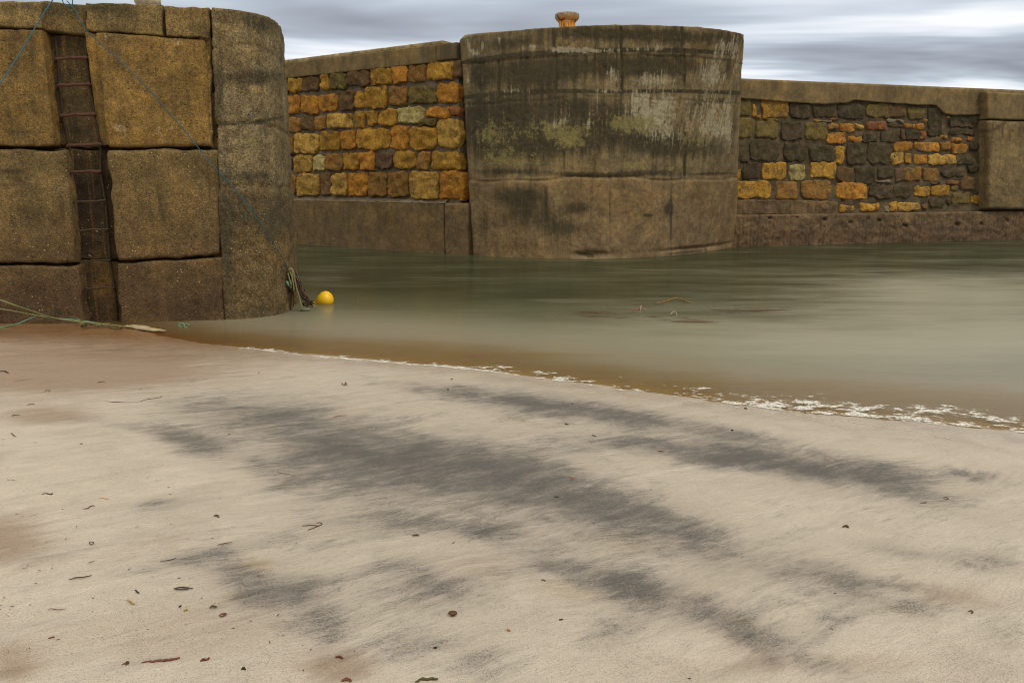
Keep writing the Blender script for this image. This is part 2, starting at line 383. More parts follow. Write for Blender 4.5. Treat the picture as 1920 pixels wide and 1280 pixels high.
PINK = [(60, 700, 260, 45, 0, 1.0), (220, 690, 300, 30, 0, .7), (0, 1010, 110, 60, -10, .8), (90, 780, 110, 20, 0, .7), (300, 1020, 200, 40, -10, .35), (1780, 1120, 140, 25, 8, .6), (1620, 1240, 130, 25, 0, .5),
        (640, 1250, 90, 40, 0, .8), (900, 1060, 120, 30, 5, .4), (20, 1250, 60, 50, 0, .6), (1380, 1200, 120, 30, 20, .4), (180, 1200, 300, 60, -10, .25), (430, 1180, 200, 80, -10, .3), (1330, 1250, 150, 30, 0, .4)]
GOLD = [(480, 1055, 45, 18, 0, 1), (440, 1115, 60, 10, 0, .7), (1170, 1015, 120, 30, 5, .6), (1070, 1110, 110, 25, 8, .7), (760, 1135, 80, 15, 5, .5), (1390, 1165, 50, 12, 10, .8), (1680, 1145, 60, 12, 5, .6), (250, 1090, 80, 20, 0, .3), (980, 790, 80, 8, 12, .6)]
def build_sand():
    xs = nonuni(-420, 420, -5.5, 5.5, 0.024); ys = nonuni(-150, 900, 1.9, 9.4, 0.022)
    X, Y = np.meshgrid(xs, ys); z = sand_z(X, Y)
    P = np.stack([X.ravel(), Y.ravel(), z.ravel()], 1)
    near = (np.abs(P[:, 0]) < 8) & (P[:, 1] > 1) & (P[:, 1] < 12)
    u = np.zeros(len(P)); Q = P[near]
    # shallow runnels and drying ridges that fan out towards the water
    a = R(33); ca, sa = math.cos(a), math.sin(a)
    S = np.stack([Q[:, 0] * ca + Q[:, 1] * sa, (-Q[:, 0] * sa + Q[:, 1] * ca) * 4.5, Q[:, 2] * 0], 1)
    r = fbms(S, 1.6, 4, 3.0) * 0.0055 + fbms(Q, (0.7, 0.9, 0), 3, 9.0) * 0.010
    d = (shore_y(Q[:, 0]) - Q[:, 1]); r *= np.clip(0.35 + d * 0.5, 0.25, 1)
    P[near, 2] += r
    dark = np.zeros(len(P)); pink = np.zeros(len(P)); gold = np.zeros(len(P)); wet = np.zeros(len(P))
    dark[near] = 1.25 - 1.25 * np.exp(-0.8 * paint(Q, [(a, b, c * 1.2, d * 1.6, e, f * 0.85) for a, b, c, d, e, f in DARK])); pink[near] = paint(Q, PINK); gold[near] = paint(Q, GOLD)
    dd = (shore_y(P[:, 0]) - P[:, 1])
    wet = np.exp(-np.maximum(dd, 0) / 0.75)
    far = np.clip((P[:, 1] - 6.9) / 1.6, 0, 1) * np.clip((-P[:, 0] - 1.6) / 1.5, 0, 1)      # saturated sand at the foot of the pier
    wet = np.clip(wet + 0.9 * far, 0, 1)
    o = mk('beach', P, grid_faces(len(ys), len(xs), flip=True), None if 0 else sand_material(), attrs=dict(dark=dark, pink=pink, gold=gold, wet=wet, soak=far))
    o['kind'] = 'structure'
    return o
def sand_material():
    m, g, b = material('sand'); P = pos(g)
    warp = g.noise(P, 0.9, 3, 0.5, color=True)
    Pw = g.vm('ADD', P, g.vm('MULTIPLY', g.vm('SUBTRACT', warp, (0.5, 0.5, 0.5)), (0.34, 0.34, 0)))
    s1 = g.noise(g.mapv(g.mapv(Pw, rot=(0, 0, R(-33))), (2.0, 9, 1)), 1.0, 7, 0.72, 0.6)
    s2 = g.noise(g.mapv(g.mapv(Pw, rot=(0, 0, R(-28)), loc=(3, 1, 0)), (7, 26, 1)), 1.0, 5, 0.75, 0.5)
    s3 = g.noise(P, 3.0, 6, 0.62, 0.3)
    n5 = g.noise(P, 130, 3, 0.8); n6 = g.noise(P, 260, 2, 0.8); n7 = g.noise(P, 40, 4, 0.7)
    base = g.mix(g.step(s3, 0.32, 0.68), (0.430, 0.364, 0.305), (0.560, 0.482, 0.408))
    base = g.mix(g.step(s1, 0.42, 0.70, 0, 0.35), base, (0.60, 0.53, 0.43))
    pk = g.step(g.m('ADD', g.attr('pink'), g.m('MULTIPLY', g.m('SUBTRACT', s1, 0.5), 1.0)), 0.1, 0.9, 0, 0.85)
    base = g.mix(pk, base, (0.290, 0.200, 0.140))
    gk = g.step(g.m('ADD', g.attr('gold'), g.m('MULTIPLY', g.m('SUBTRACT', s3, 0.5), 1.0)), 0.2, 1.1, 0, 0.55)
    base = g.mix(gk, base, (0.42, 0.31, 0.16))
    # heavy dark mineral sand
    s4 = g.noise(g.mapv(g.mapv(Pw, rot=(0, 0, R(-36)), loc=(7, 2, 0)), (14, 75, 1)), 1.0, 4, 0.7, 0.3)
    t = g.m('ADD', g.m('MULTIPLY', g.attr('dark'), 1.36), g.m('ADD', g.m('MULTIPLY', g.m('SUBTRACT', s1, 0.5), 1.5), g.m('MULTIPLY', g.m('SUBTRACT', s2, 0.5), 0.9)))
    t = g.m('ADD', t, g.m('ADD', g.m('MULTIPLY', g.m('SUBTRACT', s3, 0.5), 2.0), g.m('MULTIPLY', g.m('SUBTRACT', s4, 0.5), 0.6)))
    dm = g.m('POWER', g.step(t, -0.15, 1.75), 1.0)
    gmix = g.step(g.m('ADD', g.m('MULTIPLY', dm, 1.0), g.m('MULTIPLY', g.m('SUBTRACT', g.m('ADD', g.m('MULTIPLY', n5, 0.5), g.m('MULTIPLY', n6, 0.5)), 0.5), 3.4)), 0.03, 1.10, 0, 0.95)
    c = g.mix(gmix, base, (0.030, 0.030, 0.033))
    fine = g.m('ADD', g.m('MULTIPLY', n5, 0.5), g.m('MULTIPLY', n6, 0.5))
    c = g.mix(0.8, c, g.mix(1.0, c, g.ramp(fine, [(0.38, (0.48, 0.46, 0.44)), (0.5, (1, 1, 1)), (0.62, (1.45, 1.42, 1.38))]), 'MULTIPLY'))
    w = g.attr('wet')
    c = g.mix(g.m('MULTIPLY', w, 0.30), c, g.mix(1.0, c, (0.72, 0.66, 0.62), 'MULTIPLY'))
    c = g.mix(g.m('MULTIPLY', g.attr('soak'), 0.92), c, g.mix(1.0, c, (0.50, 0.29, 0.13), 'MULTIPLY'))
    g.put(b.inputs['Base Color'], c)
    ww = g.m('ADD', w, g.m('MULTIPLY', g.m('SUBTRACT', s1, 0.5), 0.35))
    g.put(b.inputs['Roughness'], g.step(ww, 0.05, 0.85, 0.72, 0.22)); b.inputs['Specular IOR Level'].default_value = 0.5
    h = g.m('ADD', g.m('MULTIPLY', s2, 0.45), g.m('ADD', g.m('MULTIPLY', s1, 1.5), g.m('ADD', g.m('MULTIPLY', n5, 0.30), g.m('MULTIPLY', n7, 0.15))))
    h = g.m('MULTIPLY', h, g.step(w, 0.1, 0.9, 1, 0.25))
    g.put(b.inputs['Normal'], g.bump(h, 0.75, 0.012))
    return m
beach = build_sand()

# ------------------------------------------------------------------ the sea
MILK_SHEEN = [(1720, 545, 300, 40, 0, .35), (1850, 615, 380, 75, 0, .75), (1480, 640, 420, 45, 3, .40), (1000, 640, 420, 30, 2, .22), (700, 622, 150, 26, 0, .25), (1300, 610, 250, 30, 2, .2), (620, 520, 50, 14, 0, .25), (1800, 540, 200, 25, 0, .25)]  # turbid water, plus bright sky sheen painted into the water colour
BROWN = [(1080, 745, 900, 30, 7, .9), (420, 640, 200, 18, 3, .8), (480, 610, 80, 30, 0, .5)]
def build_water():
    xs = nonuni(-400, 400, -5.5, 6.5, 0.06, 1.2); ys = nonuni(4.2, 880, 4.3, 9.5, 0.035, 1.12)
    X, Y = np.meshgrid(xs, ys); d = -sand_z(X, Y)
    P = np.stack([X.ravel(), Y.ravel(), 0 * d.ravel()], 1)
    nearm = (np.abs(P[:, 0]) < 25) & (P[:, 1] < 30)
    milk_sheen = np.zeros(len(P)); brown = np.zeros(len(P))
    milk_sheen[nearm] = paint(P[nearm], MILK_SHEEN); brown[nearm] = paint(P[nearm], BROWN)
    o = mk('sea', P, grid_faces(len(ys), len(xs), flip=True), water_material(), attrs=dict(depth=d.ravel(), milk_sheen=milk_sheen, brown=brown))
    o['kind'] = 'structure'
def water_material():
    m = bpy.data.materials.new('silky_water'); m.use_nodes = True; m.node_tree.nodes.clear(); g = G(m.node_tree); P = pos(g)
    d = g.attr('depth')
    n1 = g.noise(g.mapv(P, (0.25, 0.9, 1), (0, 0, R(9))), 1.0, 5, 0.55, 0.8)
    n2 = g.noise(g.mapv(P, (0.8, 3.4, 1), (0, 0, R(6))), 1.0, 4, 0.6, 0.5)
    nn = g.m('ADD', g.m('MULTIPLY', n1, 0.65), g.m('MULTIPLY', n2, 0.35))
    deep = g.mix(g.step(nn, 0.35, 0.65), (0.026, 0.031, 0.011), (0.046, 0.053, 0.022))
    dn = g.m('ADD', d, g.m('MULTIPLY', g.m('SUBTRACT', nn, 0.5), 0.16))
    sh = g.ramp(g.m('MULTIPLY', g.m('MAXIMUM', dn, 0.0), 2.0), [(0.0, (0.30, 0.205, 0.085)), (0.09, (0.29, 0.205, 0.095)), (0.19, (0.31, 0.265, 0.185)), (0.30, (0.235, 0.220, 0.150)), (0.48, (0.105, 0.108, 0.060)), (0.72, (0.045, 0.050, 0.020))])
    c = g.mix(g.step(dn, 0.28, 0.45), sh, deep)
    mk_ = g.m('ADD', g.attr('milk_sheen'), g.m('MULTIPLY', g.m('SUBTRACT', nn, 0.5), 1.3))
    c = g.mix(g.step(mk_, -0.05, 1.0, 0, 0.92), c, (0.37, 0.345, 0.265))  # pale tone for both turbid water and painted sky sheen
    df = g.n('ShaderNodeBsdfDiffuse'); g.put(df.inputs[0], c)
    tr = g.n('ShaderNodeBsdfTransparent'); tr.inputs[0].default_value = (0.80, 0.70, 0.50, 1)
    a = g.m('SUBTRACT', 1.0, g.m('EXPONENT', g.m('MULTIPLY', g.m('MAXIMUM', d, 0.0), -13.0)))
    body = g.n('ShaderNodeMixShader'); g.put(body.inputs[0], a); g.nt.links.new(tr.outputs[0], body.inputs[1]); g.nt.links.new(df.outputs[0], body.inputs[2])
    gl = g.n('ShaderNodeBsdfGlossy'); gl.inputs['Roughness'].default_value = 0.21
    fr = g.n('ShaderNodeFresnel'); fr.inputs[0].default_value = 1.33
    bm = g.bump(n2, 0.12, 0.03); g.put(gl.inputs['Normal'], bm)
    mx = g.n('ShaderNodeMixShader'); g.put(mx.inputs[0], g.m('MULTIPLY', g.m('MINIMUM', g.m('MULTIPLY', fr.outputs[0], 0.85), 0.38), g.step(d, 0.0, 0.03, 0.35, 1)))
    g.nt.links.new(body.outputs[0], mx.inputs[1]); g.nt.links.new(gl.outputs[0], mx.inputs[2])
    o = g.n('ShaderNodeOutputMaterial'); g.nt.links.new(mx.outputs[0], o.inputs[0])
    return m
build_water()

# foam left by the last wave: real thin sheets cut to their outline
def build_foam():
    u0, u1, du = -2.9, 4.9, 0.010; v0, v1, dv = -0.05, 0.62, 0.008
    us = np.arange(u0, u1, du); vs = np.arange(v0, v1, dv)
    # centre line of the wash, as pixels: the leading edge of the foam
    EX = np.array([at_z(*p)[0] for p in FEDGE]); EY = np.array([at_z(*p)[1] for p in FEDGE])
    ey = np.interp(us, EX, EY)
    Wt = np.interp(us, [-2.6, -1.6, -0.5, 0.6, 1.4, 2.2, 3.0, 4.0], [.10, .13, .18, .26, .34, .40, .44, .46])
    amt = np.interp(us, [-2.9, -2.0, -0.8, 0.3, 1.0, 1.9, 2.6, 3.4, 4.2], [.12, .20, .25, .30, .31, .28, .28, .26, .25])
    T = np.zeros((len(vs), len(us))); PX = np.zeros((len(vs), len(us), 2))
    for j, x in enumerate(us):
        for i, v in enumerate(vs):
            y = ey[j] + v + 0.035 * fbm((x * 2.2, 3, 1), 3) * 1.6
            PX[i, j] = (x, y)
            k = v / Wt[j]
            f1 = fbm((x * 1.7, y * 3.6, 5.5), 4, 0.55); f2 = fbm((x * 8, y * 12, 1.5), 5, 0.4); f3 = fbm((x * 26, y * 34, 8.5), 2, 0.5)
            edge = math.exp(-((v - 0.03) / 0.028) ** 2) * 0.30
            T[i, j] = (edge + 0.34 * f1 + 0.66 * f2 + 0.16 * f3 + amt[j] * 1.0 - 0.24 - 0.10 * max(0, k) - max(0, k - 1.0) * 0.9) if v > -0.02 else -0.6
    V = []; F = []; A = []; idx = {}
    def vert(key, p, t):
        if key not in idx:
            z = max(float(sand_z(p[0], p[1])), 0) + 0.0035 + 0.008 * min(max(t, 0), 0.35)
            idx[key] = len(V); V.append((p[0], p[1], z)); A.append(t)
        return idx[key]
    for i in range(len(vs) - 1):
        for j in range(len(us) - 1):
            c = [(i, j), (i, j + 1), (i + 1, j + 1), (i + 1, j)]; t = [T[q] for q in c]
            if max(t) <= 0: continue
            poly = []
            for k in range(4):
                a, b = c[k], c[(k + 1) % 4]; ta, tb = t[k], t[(k + 1) % 4]
                if ta > 0: poly.append(vert(a, PX[a], ta))
                if (ta > 0) != (tb > 0):
                    s = ta / (ta - tb); key = (min(a, b), max(a, b)); poly.append(vert(key, PX[a] * (1 - s) + PX[b] * s, 0.0))
            if len(poly) > 2: F.append(poly)
    m = bpy.data.materials.new('foam'); m.use_nodes = True; m.node_tree.nodes.clear(); g = G(m.node_tree); P = pos(g)
    b = g.n('ShaderNodeBsdfPrincipled'); n = g.noise(P, 90, 3, 0.7)
    g.put(b.inputs['Base Color'], g.mix(g.step(n, 0.3, 0.7), (0.64, 0.61, 0.56), (0.78, 0.76, 0.72))); b.inputs['Roughness'].default_value = 0.8
    b.inputs['Specular IOR Level'].default_value = 0.2
    g.put(b.inputs['Alpha'], g.m('MULTIPLY', g.m('POWER', g.step(g.attr('thick'), 0.0, 0.50, 0.0, 0.95), 1.0), g.step(g.noise(P, 45, 4, 0.8), 0.38, 0.56, 0.25, 1)))
    o = g.n('ShaderNodeOutputMaterial'); g.nt.links.new(b.outputs[0], o.inputs[0])
    tag(mk('sea_foam', V, F, m, attrs=dict(thick=A)), 'white foam of the spent wave lying along the edge of the sand', 'foam', kind='stuff')
def foam_line():
    acc = Acc(); rr = random.Random(3)
    path, L = spline([ground(u, v, 0.002) for u, v in [(1290, 753), (1330, 758), (1420, 768), (1500, 779), (1560, 787), (1620, 795), (1680, 803), (1730, 812), (1800, 827)]], 260)
    i = 0
    while i < 250:
        k = rr.randint(2, 9); seg = path[i:i + k + 1] + np.array([0, (rr.random() - 0.5) * 0.012, 0.0]); w = 0.002 + 0.0035 * rr.random()
        if len(seg) > 2:
            V, F = tube(seg, [w * math.sin(math.pi * (0.08 + 0.84 * q / (len(seg) - 1))) for q in range(len(seg))], 6); V = np.array(V); m_ = seg[:, 2].mean(); V[:, 2] = m_ + (V[:, 2] - m_) * 0.35
            acc.add(V, F)
        i += k + (rr.randint(0, 5) if rr.random() < 0.5 else 0)
    tag(mk('foam_line', acc.V, acc.F, plain('dried_foam', (0.66, 0.60, 0.48), 0.8, 0.15, 80)), 'thin broken line of cream foam stranded on the sand below the wash', 'foam', kind='stuff')
FEDGE = [(400, 648), (540, 665), (700, 680), (830, 690), (900, 697), (1000, 708), (1100, 722), (1200, 738), (1300, 748), (1400, 762), (1500, 774), (1600, 782), (1700, 790), (1800, 799), (1920, 810), (2300, 850)]
build_foam()

# ------------------------------------------------------------------ stone colours
SCOL = dict(g=(0.43, 0.232, 0.034), o=(0.46, 0.205, 0.030), b=(0.160, 0.090, 0.038), p=(0.44, 0.36, 0.14), d=(0.072, 0.054, 0.027), m=(0.17, 0.125, 0.035),
            y=(0.48, 0.285, 0.062), r=(0.27, 0.10, 0.035), n=(0.30, 0.155, 0.038), u=(0.135, 0.078, 0.045), k=(0.052, 0.043, 0.023), w=(0.24, 0.20, 0.13))

def masonry(rects, org, sc, P0, N, acc, depth, seed0, r0=0.048, rough=0.035):
    for k, (x0, y0, x1, y1, c) in enumerate(rects):
        q = [(x0, y0), (x1, y0), (x1, y1), (x0, y1)]
        rr = random.Random(seed0 + k)
        j = lambda: (rr.random() - 0.5) * 9
        q = [(org[0] + (a + j()) / sc, org[1] + (b_ + j()) / sc) for a, b_ in q]
        c4 = [on_plane(a, b_, P0, N) for a, b_ in q]
        col = np.array(SCOL[c]) * (0.85 + 0.35 * rr.random()); 
        V, F = patch(c4, N, r=r0 * (0.8 + 0.5 * rr.random()), back=0.16, step=0.045, corner=0.07 + 0.07 * rr.random(), q=4, jag=0.045, jf=4.5, rough=rough, rf=5.0, seed=seed0 + k * 7.1, lift=depth * (0.75 + 0.5 * rr.random()), bulge=depth * 0.12)
        acc.add(V, F, tuple(col))
def wall_frame(P0, N):
    T = np.array([-N[1], N[0], 0]); T = T / np.linalg.norm(T)
    if T[0] < 0: T = -T
    return lambda s, n, z: tuple(P0 + T * s + N * n + np.array([0, 0, z]))
def sheet(fr, s0, s1, z0, z1, ds, nfun, both=False):
    ns = max(2, int((s1 - s0) / ds) + 1); nz = max(2, int((z1 - z0) / ds) + 1)
    V = []
    for i in range(nz):
        z = z1 + (z0 - z1) * i / (nz - 1)
        for j in range(ns):
            s = s0 + (s1 - s0) * j / (ns - 1); V.append(fr(s, nfun(s, z), z))
    return V, grid_faces(nz, ns)
def strip(name, fr, s0, s1, z0, z1, front, back, mat, parent, ds=0.06, rough=0.01, rnd=0.03, extra=None, marks=None, pale=None, lich=None, fixed=None):
    """a long concrete course: rough front face with rounded arrises, top and ends closed"""
    c4 = [fr(s0, front, z1), fr(s1, front, z1), fr(s1, front, z0), fr(s0, front, z0)]
    N = np.array(fr(0, 1, 0)) - np.array(fr(0, 0, 0))
    V, F = patch(c4, N, r=rnd, back=back, step=ds, rough=rough, rf=4.0, jag=0.006, jf=4, seed=s0 + z0)
    if extra is not None:
        V = extra(V, N)
    at = dict(dark=paint(V, marks or []), pale=paint(V, pale or []), lichen=paint(V, lich or []))
    return mk(name, V, F, mat, parent, attrs=at)

# ------------------------------------------------------------------ left harbour wall
def mortar_mat(name, c1, c2, dirt):
    m, g, b = material(name); P = pos(g)
    n2 = g.noise(P, 3, 5, 0.6); n3 = g.noise(P, 25, 5, 0.7); n4 = g.noise(P, 80, 3, 0.7)
    c = g.mix(g.step(n2, 0.35, 0.65), c1, c2); c = g.mix(g.step(n3, 0.5, 0.7, 0, 0.6), c, dirt)
    c = g.mix(0.6, c, g.mix(1.0, c, g.ramp(n4, [(0.3, (0.5, 0.5, 0.5)), (0.5, (1, 1, 1)), (0.7, (1.5, 1.45, 1.4))]), 'MULTIPLY'))
    g.put(b.inputs['Base Color'], c); b.inputs['Roughness'].default_value = 0.9; b.inputs['Specular IOR Level'].default_value = 0.2
    g.put(b.inputs['Normal'], g.bump(g.m('ADD', n3, g.m('MULTIPLY', n4, 0.5)), 0.9, 0.04)); return m
M_stone = stone_mat('ochre_sandstone')
M_stoneR = stone_mat('patched_rubble_stone', 0.7, (0.115, 0.082, 0.048))
M_mortL = mortar_mat('lime_mortar', (0.130, 0.094, 0.062), (0.21, 0.165, 0.115), (0.065, 0.046, 0.030))
M_mortR = mortar_mat('dirty_mortar', (0.080, 0.058, 0.034), (0.150, 0.108, 0.062), (0.035, 0.026, 0.016))
M_cop = concrete('smooth_concrete', top=(0.150, 0.112, 0.064), low=(0.150, 0.112, 0.064), grit=0.4, gold=0.25, drips=0.35, barn=0, lichen=0.0, white=0.3, bs=0.4, algae=(0.075, 0.06, 0.036), gritscale=1.3)
M_copedge = concrete('pale_concrete', top=(0.34, 0.29, 0.20), low=(0.34, 0.29, 0.20), grit=0.6, gold=0.3, drips=0.2, barn=0, lichen=0.3, white=0.8, bs=0.5, algae=(0.13, 0.10, 0.06))
M_plinth = concrete('pitted_plinth_concrete', top=(0.125, 0.090, 0.052), low=(0.115, 0.080, 0.048), zsplit=0.5, grit=0.55, gold=0.15, drips=0.3, barn=0, lichen=-0.2, white=0.1, bs=0.6, algae=(0.06, 0.043, 0.026))
M_body = concrete('wall_body_concrete', grit=0.8, barn=0)

LP, LN = plane((552, 457), (880, 478))
lfr = wall_frame(LP, LN)
root = empty('harbour_wall', 'ochre stone harbour wall with grey concrete coping, between the pier end and the round bastion', 'wall', LP)
SL1 = 5.80
V, F = [], []; box(V, F, (-9, -2.5, -1.2), (SL1, -0.11, 4.74), lambda s, n, z: lfr(s, n, z)); mk('wall_core', V, F, M_body, root, smooth=False)
V, F = sheet(lfr, -3, SL1, 1.0, 4.5, 0.05, lambda s, z: -0.02 + 0.018 * fbm((s * 4, z * 4, 0.3), 4)); mk('mortar', V, F, M_mortL, root)
R3 = [(70,440,110,585,'m'),(112,430,243,580,'g'),(245,420,405,565,'b'),(410,393,500,560,'g'),(505,380,658,550,'m'),(662,360,880,520,'b'),(882,325,1095,505,'g'),(1097,313,1235,487,'o'),(1250,303,1420,480,'n'),(1428,275,1672,462,'g'),(1676,262,1750,440,'b'),
 (20,598,230,780,'o'),(232,598,395,780,'o'),(398,590,583,760,'o'),(585,568,740,750,'b'),(744,560,830,728,'g'),(835,518,1045,735,'g'),(1063,520,1238,705,'n'),(1245,512,1512,688,'m'),(1516,480,1722,675,'o'),
 (20,808,96,958,'n'),(100,808,230,958,'n'),(235,795,357,938,'b'),(360,797,460,938,'n'),(464,770,712,918,'y'),(735,745,840,912,'g'),(848,745,958,897,'g'),(970,730,1138,893,'g'),(1142,712,1400,875,'p'),(1405,705,1640,822,'o'),(1644,700,1722,805,'r'),(1350,822,1515,895,'m'),
 (108,975,156,1160,'n'),(158,955,400,1155,'y'),(408,932,598,1130,'g'),(600,930,745,1122,'o'),(748,912,1070,1118,'g'),(1080,882,1255,1120,'o'),(1265,898,1515,1112,'g'),(1520,825,1735,1105,'y')]
R4 = [(60,60,145,180,'b'),(150,50,318,203,'y'),(322,48,436,198,'p'),(440,40,598,200,'n'),(600,32,738,192,'g'),(742,18,893,193,'o'),(896,20,1050,172,'u'),(1054,15,1255,182,'g'),(1262,18,1385,182,'n'),(1390,14,1660,190,'g'),
 (60,225,176,400,'n'),(180,215,388,420,'y'),(392,212,492,425,'b'),(494,215,638,427,'y'),(640,208,822,425,'o'),(824,205,1000,425,'n'),(1004,200,1196,427,'n'),(1200,195,1458,455,'y'),(1460,198,1690,453,'o')]
acc = Acc()
masonry(R3, (520, 60), 5.0526, LP, LN, acc, 0.05, 100, rough=0.05)
masonry(R4, (520, 280), 4.8, LP, LN, acc, 0.055, 300, rough=0.05)
mk('stonework', acc.V, acc.F, M_stone, root, cols=np.array(acc.C))
sJ = float(np.dot(on_plane(820, 95, LP, LN) - LP, np.array(lfr(1, 0, 0)) - LP))
strip('coping', lfr, -6, sJ - 0.004, 4.37, 4.765, 0.07, 0.5, M_cop, root, rough=0.006, marks=[(840, 100, 30, 30, 0, .6)])
strip('coping', lfr, sJ + 0.004, SL1, 4.40, 4.765, 0.06, 0.5, M_cop, root, rough=0.006, marks=[(845, 100, 30, 30, 0, .9)])
strip('parapet_kerb', lfr, -6, sJ + 0.15, 4.766, 4.845, 0.02, 0.35, M_copedge, root, rough=0.004, rnd=0.02)
s8 = float(np.dot(on_plane(838, 420, LP, LN) - LP, np.array(lfr(1, 0, 0)) - LP))
strip('plinth', lfr, -6, s8 - 0.01, -1.2, 1.21, 0.11, 0.3, M_plinth, root, rough=0.008, pale=[(560 + 40 * k, 374, 25, 3, 2, .5) for k in range(8)])
strip('plinth', lfr, s8 + 0.01, 6.10, -1.2, 1.20, 0.12, 0.3, M_body, root, rough=0.012, rnd=0.05)
# mortar fillet that caps the plinth
V, F = sheet(lfr, -6, SL1 - 0.3, 0, 1, 0.05, lambda s, z: 0)
V = [lfr(p0, 0.115 - 0.13 * t + 0.012 * fbm((p0 * 5, t * 3, 2), 3), 1.19 + 0.10 * t + 0.015 * fbm((p0 * 5, t * 3, 7), 3)) for t in np.linspace(0, 1, 5)[::-1] for p0 in np.arange(-6, SL1 - 0.3, 0.05)]
mk('mortar_fillet', V, grid_faces(5, len(np.arange(-6, SL1 - 0.3, 0.05))), M_mortL, root)

# ------------------------------------------------------------------ right harbour wall
RP, RN = plane((1385, 462), (1920, 448))
rfr = wall_frame(RP, RN)
root = empty('harbour_wall', 'patched dark rubble harbour wall with yellow stones and plain coping, right of the round bastion', 'wall', RP)
rs = lambda u, v=300: float(np.dot(on_plane(u, v, RP, RN) - RP, np.array(rfr(1, 0, 0)) - RP))
V, F = [], []; box(V, F, (-1.5, -2.5, -1.2), (22, -0.14, 4.25), lambda s, n, z: rfr(s, n, z)); mk('wall_core', V, F, M_body, root, smooth=False)
V, F = sheet(rfr, -1.2, rs(1850), 0.7, 4.0, 0.045, lambda s, z: -0.03 + 0.035 * fbm((s * 3, z * 3.4, 4.3), 5)); mk('mortar', V, F, M_mortR, root)
R7 = [(40,205,143,330,'m'),(147,240,180,330,'g'),(210,208,398,335,'g'),(402,228,545,340,'d'),(565,245,715,335,'d'),(735,232,920,345,'k'),(930,235,1085,330,'m'),
 (20,335,155,475,'m'),(170,345,330,475,'m'),(345,358,495,485,'d'),(505,362,658,490,'m'),(660,372,745,420,'n'),(752,375,848,438,'o'),(857,378,915,415,'y'),(933,358,1003,418,'r'),(663,432,788,512,'o'),(803,455,903,503,'o'),(908,435,1008,500,'k'),
 (20,530,128,640,'d'),(132,485,330,630,'d'),(365,503,530,628,'d'),(542,515,710,635,'k'),(717,525,780,645,'g'),(790,503,932,655,'d'),(945,505,1130,650,'d'),
 (20,680,74,750,'g'),(78,640,205,755,'d'),(210,637,378,755,'g'),(400,650,508,757,'p'),(548,633,723,752,'g'),(730,672,835,775,'b'),(845,665,990,790,'d'),
 (20,760,285,888,'g'),(315,765,465,893,'n'),(485,762,695,895,'n'),(725,775,940,895,'o'),(950,790,1060,870,'d'),(742,925,848,985,'g'),(880,918,1022,973,'g'),(610,348,690,366,'w'),(180,310,215,336,'g'),(230,338,330,352,'m'),(575,345,620,362,'g'),(685,340,735,356,'r')]
R8 = [(72,240,215,330,'b'),(222,258,345,345,'m'),(358,243,468,460,'k'),(515,313,710,402,'k'),(518,412,690,450,'d'),(15,358,85,415,'r'),(85,338,205,366,'w'),(100,372,196,410,'d'),(205,374,280,408,'o'),(297,374,340,408,'o'),(335,338,358,370,'o'),(495,320,515,345,'g'),(445,455,508,480,'g'),
 (42,424,170,498,'d'),(178,422,215,488,'u'),(217,430,312,490,'k'),(315,418,355,485,'r'),(138,497,260,565,'o'),(273,500,440,568,'o'),(450,493,522,555,'n'),(527,475,605,503,'o'),(535,515,630,577,'o'),(632,463,690,493,'r'),(652,497,720,553,'k'),
 (102,570,205,652,'y'),(215,574,250,648,'g'),(272,587,360,652,'o'),(362,577,565,661,'y'),(575,605,680,655,'d'),(690,570,725,650,'d'),(20,660,132,755,'d'),(137,670,205,770,'u'),(207,668,325,765,'n'),(335,672,440,770,'n'),(455,690,615,740,'d'),(635,660,720,715,'d'),(15,766,110,785,'w'),(385,772,460,792,'d'),(495,767,578,792,'r'),(530,797,580,833,'m'),(592,742,705,832,'b'),
 (270,800,382,872,'g'),(386,800,512,872,'g'),(527,850,655,922,'m'),(660,865,728,928,'g'),(0,922,33,975,'g'),(60,935,98,975,'w'),(102,908,155,970,'g'),(160,908,318,970,'y'),(322,920,370,960,'b'),(375,890,480,950,'d'),(0,800,120,890,'d'),(126,800,250,885,'d'),(490,885,520,930,'d'),(470,590,500,600,'d')]
acc = Acc()
masonry(R7, (1370, 130), 3.657, RP, RN, acc, 0.012, 500, r0=0.045, rough=0.03)
masonry(R8, (1640, 130), 3.657, RP, RN, acc, 0.012, 700, r0=0.045, rough=0.03)
mk('stonework', acc.V, acc.F, M_stoneR, root, cols=np.array(acc.C))
# coping whose lower edge has broken away unevenly
cop_low = [(1400, 186), (1470, 192), (1540, 196), (1585, 194), (1600, 188), (1650, 193), (1700, 196), (1735, 198), (1752, 198), (1768, 214), (1790, 217), (1835, 216), (1850, 222), (2100, 240)]
cl_s = [rs(u, v) for u, v in cop_low]; cl_z = [on_plane(u, v, RP, RN)[2] for u, v in cop_low]
V = []
ss = np.arange(-1.2, 21, 0.06)
for t in np.linspace(0, 1, 14):
    for s in ss:
        zb = np.interp(s, cl_s, cl_z) + 0.02 * fbm((s * 6, 0, 3), 3)
        z = 4.26 + (zb - 4.26) * t
        n = 0.06 + 0.006 * fbm((s * 3, z * 3, 1), 4) - (0.03 if t == 0 else 0)
        V.append(rfr(s, n, z))
for s in ss:
    V.append(rfr(s, -0.05, np.interp(s, cl_s, cl_z) + 0.01))
b0 = len(V)
F = grid_faces(15, len(ss))
for s in ss: V.append(rfr(s, -2.4, 4.27))
F += [(b0 + j, j, j + 1, b0 + j + 1) for j in range(len(ss) - 1)]
V = np.array(V)
mk('coping', V, F, M_cop, root, attrs=dict(dark=paint(V, [(1838, 185, 8, 40, 0, .8)]), pale=paint(V, []), lichen=paint(V, [])))
